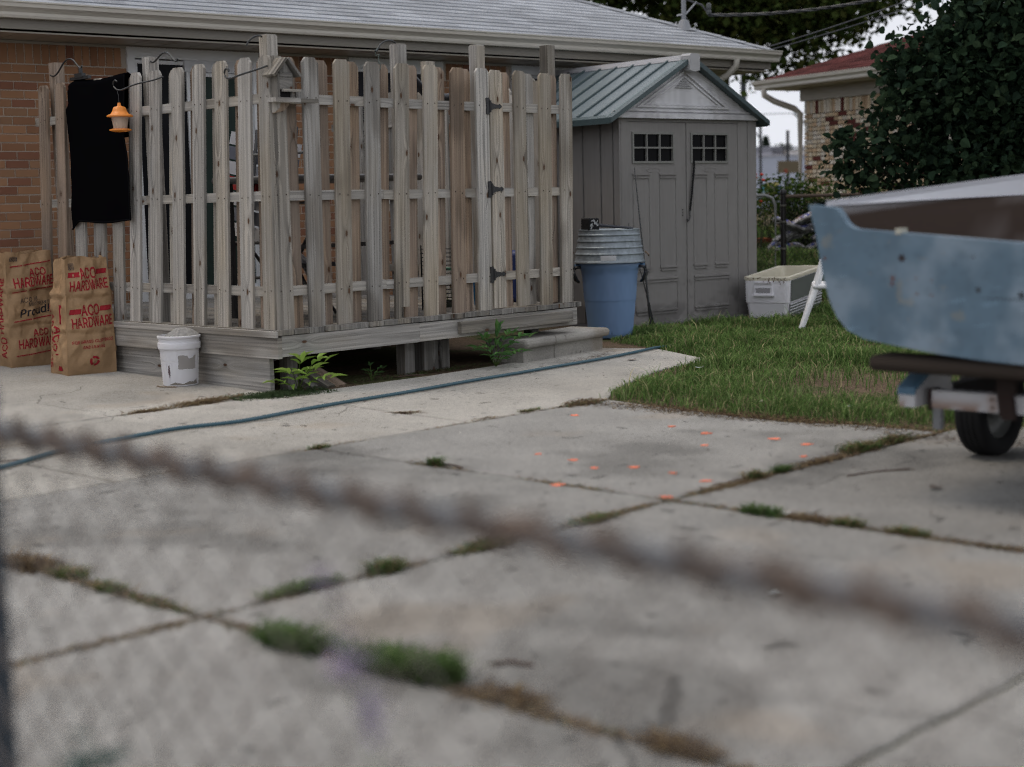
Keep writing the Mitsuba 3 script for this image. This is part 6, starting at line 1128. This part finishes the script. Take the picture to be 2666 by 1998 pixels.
for a in (("dry_grass_clump", "small dry straw clump left of the bigger one, in the joint below the bucket", -1.10, -.04, .17, .07, 0, 260, .05, DRY, .6), ("dry_grass_clump", "long dry straw clump in the joint in front of the white bucket", -.62, .03, .36, .10, 8, 750, .06, DRY, .6),
          ("mat_weed", "low dark green mat of creeping weed at the corner of the deck", -.06, -.08, .40, .20, -10, 2600, .035, [(.055, .085, .04), (.07, .10, .05), (.045, .07, .035)], .35), ("dry_grass_clump", "flat brown dry clump on the pale concrete, right of the hose", -.19, -1.52, .10, .055, -50, 220, .035, DRY + BRN, .7),
          ("crack_weed", "thin dry weed line in the long joint left of its green tuft", -.10, -2.11, .13, .03, 0, 90, .03, DRY + BRN, .7), ("crack_weed", "small grey green tuft in the long joint near the pale concrete corner", .30, -2.10, .12, .035, 0, 150, .035, MIX, .5), ("dry_grass_clump", "wide brown dry clump where the long joint meets the lawn", .76, -2.15, .24, .10, 10, 700, .04, DRY + BRN + GRN[2:3], .6),
          ("crack_weed", "tiny green weed where two joints meet behind the fence rail", -1.42, -2.16, .09, .03, 0, 120, .035, MIX, .3), ("crack_weed", "bright green tuft with dry roots in the middle cross joint", -1.42, -3.07, .06, .035, 90, 200, .06, GRN + DRY[:1], .2), ("crack_weed", "pale olive tuft in the near long joint just below the rusty rail", -1.95, -4.56, .16, .05, 0, 420, .045, MIX, .5),
          ("crack_weed", "flat grey green tuft in the near long joint, second from its right", -2.57, -4.56, .16, .06, 0, 520, .05, MIX, .5), ("crack_weed", "dense round olive tuft in the near long joint", -3.06, -4.55, .085, .05, 0, 420, .06, GRN + DRY[:2], .2), ("crack_weed", "long yellow green tuft in the near long joint left of the round one", -3.40, -4.52, .18, .04, 0, 480, .05, GRN + [(.14, .20, .04)], .4),
          ("crack_weed", "brown dead weed strip at the left end of the near cross joint", -3.82, -3.42, .22, .09, 90, 700, .055, DRY + BRN, .4), ("crack_weed", "dark green tuft right of the dead weeds in the near cross joint", -3.80, -3.70, .10, .05, 90, 320, .05, MIX, .4), ("crack_weed", "small pale green weed in the near cross joint left of the crossing", -3.83, -3.99, .10, .04, 90, 260, .045, MIX, .4), ("crack_weed", "low brown moss line leading to the crossing of the two near joints", -3.83, -4.30, .20, .04, 90, 420, .03, BRN + MIX, .6),
          ("crack_weed", "bushy green tuft just right of the crossing of the near joints", -3.84, -5.02, .17, .07, 90, 900, .075, GRN, .3), ("crack_weed", "long green grass tuft at the bottom middle, below the purple flower", -3.81, -5.43, .20, .07, 90, 1100, .075, GRN, .3), ("crack_weed", "dense dark green end of the long tuft at the bottom middle", -3.80, -5.60, .08, .06, 90, 600, .085, GRN, .15), ("crack_weed", "dry straw strip at the bottom right of the green tufts", -3.79, -5.85, .14, .06, 90, 420, .045, DRY + BRN, .6), ("crack_weed", "brown dead clump at the bottom right end of the near cross joint", -3.80, -6.42, .12, .05, 90, 420, .045, DRY + BRN, .5),
          ("crack_weed", "green tuft in the right cross joint below the paint dots", -1.445, -5.03, .12, .05, 90, 420, .05, GRN, .2), ("crack_weed", "brown dead weeds right of the green tuft in the right cross joint", -1.42, -5.23, .16, .06, 90, 520, .04, DRY + BRN, .6), ("crack_weed", "olive tuft in the right cross joint after the dead weeds", -1.415, -5.42, .07, .04, 90, 220, .045, MIX, .3), ("crack_weed", "last green tuft of the right cross joint towards the tyre", -1.42, -5.68, .10, .04, 90, 260, .045, MIX, .4), ("crack_weed", "thin brown weed line at the far right of the right cross joint", -1.43, -6.02, .26, .03, 90, 320, .03, DRY + BRN, .6),
          ("crack_weed", "brown litter line in the joint right of the lowest paint dot", -.95, -4.55, .34, .05, 0, 700, .03, BRN + DRY, .7), ("crack_weed", "small green tuft left of its twin in the joint near the trailer", -.77, -4.53, .08, .035, 0, 220, .05, MIX, .3), ("crack_weed", "small green tuft right of its twin in the joint near the trailer", -.58, -4.54, .06, .03, 0, 200, .05, GRN, .3), ("crack_weed", "brown dead strip in the joint close to the lawn edge and trailer", -.22, -4.54, .30, .06, 0, 600, .035, BRN + DRY, .6), ("crack_weed", "wide grey green tuft in the joint left of the tyre", .20, -4.50, .18, .07, 0, 620, .06, MIX, .4), ("crack_weed", "thin weed tuft nearest the tyre at the end of the joint", .50, -4.50, .16, .06, 0, 460, .055, MIX + BRN, .4)):
    tuft(a[0], a[1], 'dry grass' if a[0][0] == 'd' else 'weed', *a[2:])
k = tuft("leaf_litter", "brown leaf litter and dirt under the edge of the deck", "litter", 1.6, .12, 1.6, .12, 2, 1500, .028, BRN + MIX[:2], .8); labels[k]["kind"] = "stuff"
k = tuft("lawn_fringe", "dry brown fringe of dead grass along the edge of the lawn", "grass", .86, -3.3, 1.4, .20, 92, 3600, .04, BRN + DRY, .7); labels[k]["kind"] = "stuff"
k = tuft("dirt_litter", "dark dirt and dead leaves around the foot of the trailer bracket", "litter", .75, -4.85, .45, .22, 90, 1200, .03, BRN + DRY[3:], .8); labels[k]["kind"] = "stuff"
k = tuft("step_litter", "brown dirt along the foot of the concrete step", "litter", 3.0, -.30, .9, .10, 22, 800, .03, BRN + DRY, .8); labels[k]["kind"] = "stuff"
m = MB(); n_ = 15000; xs_, ys_ = [], []
for (xa, ya, xb, yb, k_) in ((-3.825, -3.1, -3.825, -7.2, .34), (-1.435, -2.2, -1.435, -6.6, .20), (-4.6, -4.55, -2.2, -4.55, .14), (-2.2, -4.55, .9, -4.55, .22), (-4.2, -2.15, 1.0, -2.15, .07), (-1.7, -.05, 0, -.05, .03)):
    c_ = int(n_ * k_); t_ = rng.random(c_); on = meshkit.noise(np.c_[t_ * 17 + xa, t_ * 0 + ya, t_ * 0], 4) > .36; t_ = t_[on]; xs_.append(xa + (xb - xa) * t_ + rng.normal(size=len(t_)) * (.020 if xa == xb else .05)); ys_.append(ya + (yb - ya) * t_ + rng.normal(size=len(t_)) * (.020 if ya == yb else .05))
xs_, ys_ = np.concatenate(xs_), np.concatenate(ys_); n_ = len(xs_); a_ = rng.random(n_) * 2 * PI; l_ = .008 + .02 * rng.random(n_); w_3 = .0022 + .003 * rng.random(n_); z_ = .001 + .009 * rng.random(n_); dx_, dy_ = np.cos(a_), np.sin(a_)
v = np.stack([np.c_[xs_ - dy_ * w_3, ys_ + dx_ * w_3, z_ * .2], np.c_[xs_ + dy_ * w_3, ys_ - dx_ * w_3, z_ * .2], np.c_[xs_ + dx_ * l_, ys_ + dy_ * l_, z_]], 1).reshape(-1, 3)
MB().raw(v, np.arange(3 * n_).reshape(-1, 3), None, np.repeat(np.array(BRN[:2] + DRY[:1] + DRY[3:] + [(.06, .07, .035)])[rng.integers(5, size=n_)] * (.6 + .8 * rng.random((n_, 1))), 3, 0)).add("joint_litter", "rough_paint", label="thin brown line of dirt and dead moss in the joints of the driveway", cat="dirt", kind="stuff")
def sapling(lab, x, y, stems, ll, cols):
    k = thing("sapling", lab, "plant")
    for (tx, ty, tz, nl_) in stems:
        tz = tz * .78; a, b = np.array([x, y, 0.0]), np.array([x + tx * 1.1, y + ty * 1.1, tz]); s_ = np.linspace(0, 1, 8)[:, None]; p = a + (b - a) * s_; p[:, 2] = tz * np.sin(s_[:, 0] * PI * .62) / math.sin(PI * .62); m = MB(); m.tube(p, .0035 * (1.2 - s_[:, 0]), (.09, .13, .04), 5); d0 = (b - a) / np.linalg.norm(b - a)
        for q in range(nl_):
            u = .30 + .70 * q / max(nl_ - 1, 1); o = a + (b - a) * u; o[2] = tz * math.sin(u * PI * .62) / math.sin(PI * .62)
            for sd in ((-1, 1) if q < nl_ - 1 else (0,)):
                dirv = d0 * (.55 if sd else 1) + sd * np.cross(d0, (0, 0, 1)) * .9 + np.array([0, 0, -.15 + .25 * rng.random()]); dirv /= np.linalg.norm(dirv); L = ll * (.75 + .4 * rng.random()); w3 = np.cross(dirv, (0.1, .1, 1)); w3 /= np.linalg.norm(w3); nn = np.cross(w3, dirv); W_2 = L * .30
                T3 = [(0, 0, 0), (.25, .42, .08), (.55, .45, .06), (1, 0, -.22), (.55, -.45, .06), (.25, -.42, .08), (.5, 0, -.04)]; vv = [o + dirv * L * t0 + w3 * W_2 * t1 + nn * L * t2 for t0, t1, t2 in T3]; m.raw(vv, [(6, 0, 1), (6, 1, 2), (6, 2, 3), (6, 3, 4), (6, 4, 5), (6, 5, 0)], None, jit(cols[q % len(cols)], .2))
        m.add("frond", "leaf", k)
sapling("bright yellow green sapling growing at the corner under the deck", .14, -.02, ((-.14, -.10, .18, 4), (-.04, -.10, .27, 4), (.14, -.10, .25, 4), (.10, -.20, .12, 4), (-.18, .0, .10, 3), (.03, -.14, .19, 4)), .128, [(.31, .47, .10), (.26, .41, .085), (.36, .50, .13)])
sapling("dark green leafy sapling growing beside the concrete step", 2.05, -.10, ((-.22, -.02, .20, 5), (.0, -.04, .34, 5), (.22, -.12, .27, 6), (.10, -.16, .14, 5), (-.08, -.16, .14, 5), (.16, -.02, .30, 5), (-.12, .0, .28, 5)), .108, [(.12, .25, .08), (.09, .20, .07), (.15, .29, .09)])
sapling("small green weed under the deck between the two saplings", .86, .02, ((-.07, -.02, .10, 4), (.07, -.04, .11, 4), (0, -.09, .08, 4), (.03, .05, .13, 3)), .05, [(.07, .14, .05), (.05, .11, .04)])
# twigs, leaves, scraps
for q, (x0, y0, x1, y1, r, lab) in enumerate(((-2.82, -1.16, -2.52, -1.21, .003, "thin forked dark twig left on the pale concrete above the hose"), (1.10, .00, 1.30, -.075, .004, "straight thin twig on the pale concrete below the deck posts"), (-1.40, -3.10, -1.41, -3.26, .004, "brown twig beside the bright green tuft in the middle cross joint"), (-.52, -4.86, -.20, -5.0, .004, "long thin reddish twig on the dark slab left of the tyre"), (-3.62, -5.62, -3.55, -5.72, .006, "brown stick standing by the long tuft at the bottom middle"), (-2.82, -6.90, -3.0, -7.02, .004, "curved dark twig on the slab at the lower right"))):
    MB().tube([(x0, y0, .006), ((x0 + x1) / 2 + .01, (y0 + y1) / 2 + .012, .009), (x1, y1, .006)], r, (.085, .055, .045), 5).add("twig", "rough_paint", label=lab, cat="twig")
for q, (x, y, s_, c, lab) in enumerate(((-2.52, -5.82, .022, (.5, .55, .55), "pale bluish scrap on the slab below the rusty rail at the right"), (1.32, -3.75, .02, (.28, .29, .27), "whitish leaf scrap at the lawn edge left of the trailer"), (2.55, -1.72, .03, (.33, .35, .36), "pale scrap of paper in the grass right of the pale concrete"), (1.55, .0, .03, (.13, .09, .075), "dark dead leaf on the pale concrete below the deck"), (2.95, -.75, .035, (.13, .095, .08), "brown dead leaf on the pale concrete near the lawn"), (-1.4, -5.12, .02, (.55, .55, .52), "white scrap beside the green tuft of the right cross joint"), (-.56, -5.32, .03, (.09, .07, .06), "dark curled leaf on the slab in front of the tyre"), (1.2, -3.2, .02, (.24, .22, .17), "pale dry leaf at the lawn edge in the middle"), (-3.87, -5.0, .02, (.5, .5, .5), "pale scrap at the left of the bushy green tuft"))):
    a = np.linspace(0, 2 * PI, 9)[:-1]; r = s_ * (.6 + .5 * rng.random(8)); v = np.c_[x + r * np.cos(a) * 1.3, y + r * np.sin(a), .006 + .012 * rng.random(8) + (.03 if x > 1.0 and y < -1.5 else 0)]; v = np.vstack([v, [(x, y, .010 + (.03 if x > 1.0 and y < -1.5 else 0))]]); MB().raw(v, [(8, i_, (i_ + 1) % 8) for i_ in range(8)], None, c).add("scrap" if max(c) > .2 else "fallen_leaf", "rough_paint", label=lab, cat="scrap" if max(c) > .2 else "leaf")
m = MB()
for q in range(420):
    x, y = -7 + 10.5 * rng.random(), -7.5 + 7.4 * rng.random()
    if LP.contains(sg.Point(x, y)): continue
    s_ = .003 + .006 * rng.random() ** 2; a = rng.random() * 6; sv = np.array([(1, 0, 0), (-.5, .8, 0), (-.6, -.7, 0), (0, 0, 1.1)]) * s_; R2 = np.array([[math.cos(a), -math.sin(a), 0], [math.sin(a), math.cos(a), 0], [0, 0, 1]]); m.raw(sv @ R2 + (x, y, 0), [(0, 1, 3), (1, 2, 3), (2, 0, 3)], None, jit((.16, .14, .12) if q % 3 else (.4, .39, .36), .4))
m.add("grit", "rough_paint", label="scattered grit and pebbles on the concrete", cat="grit", kind="stuff")
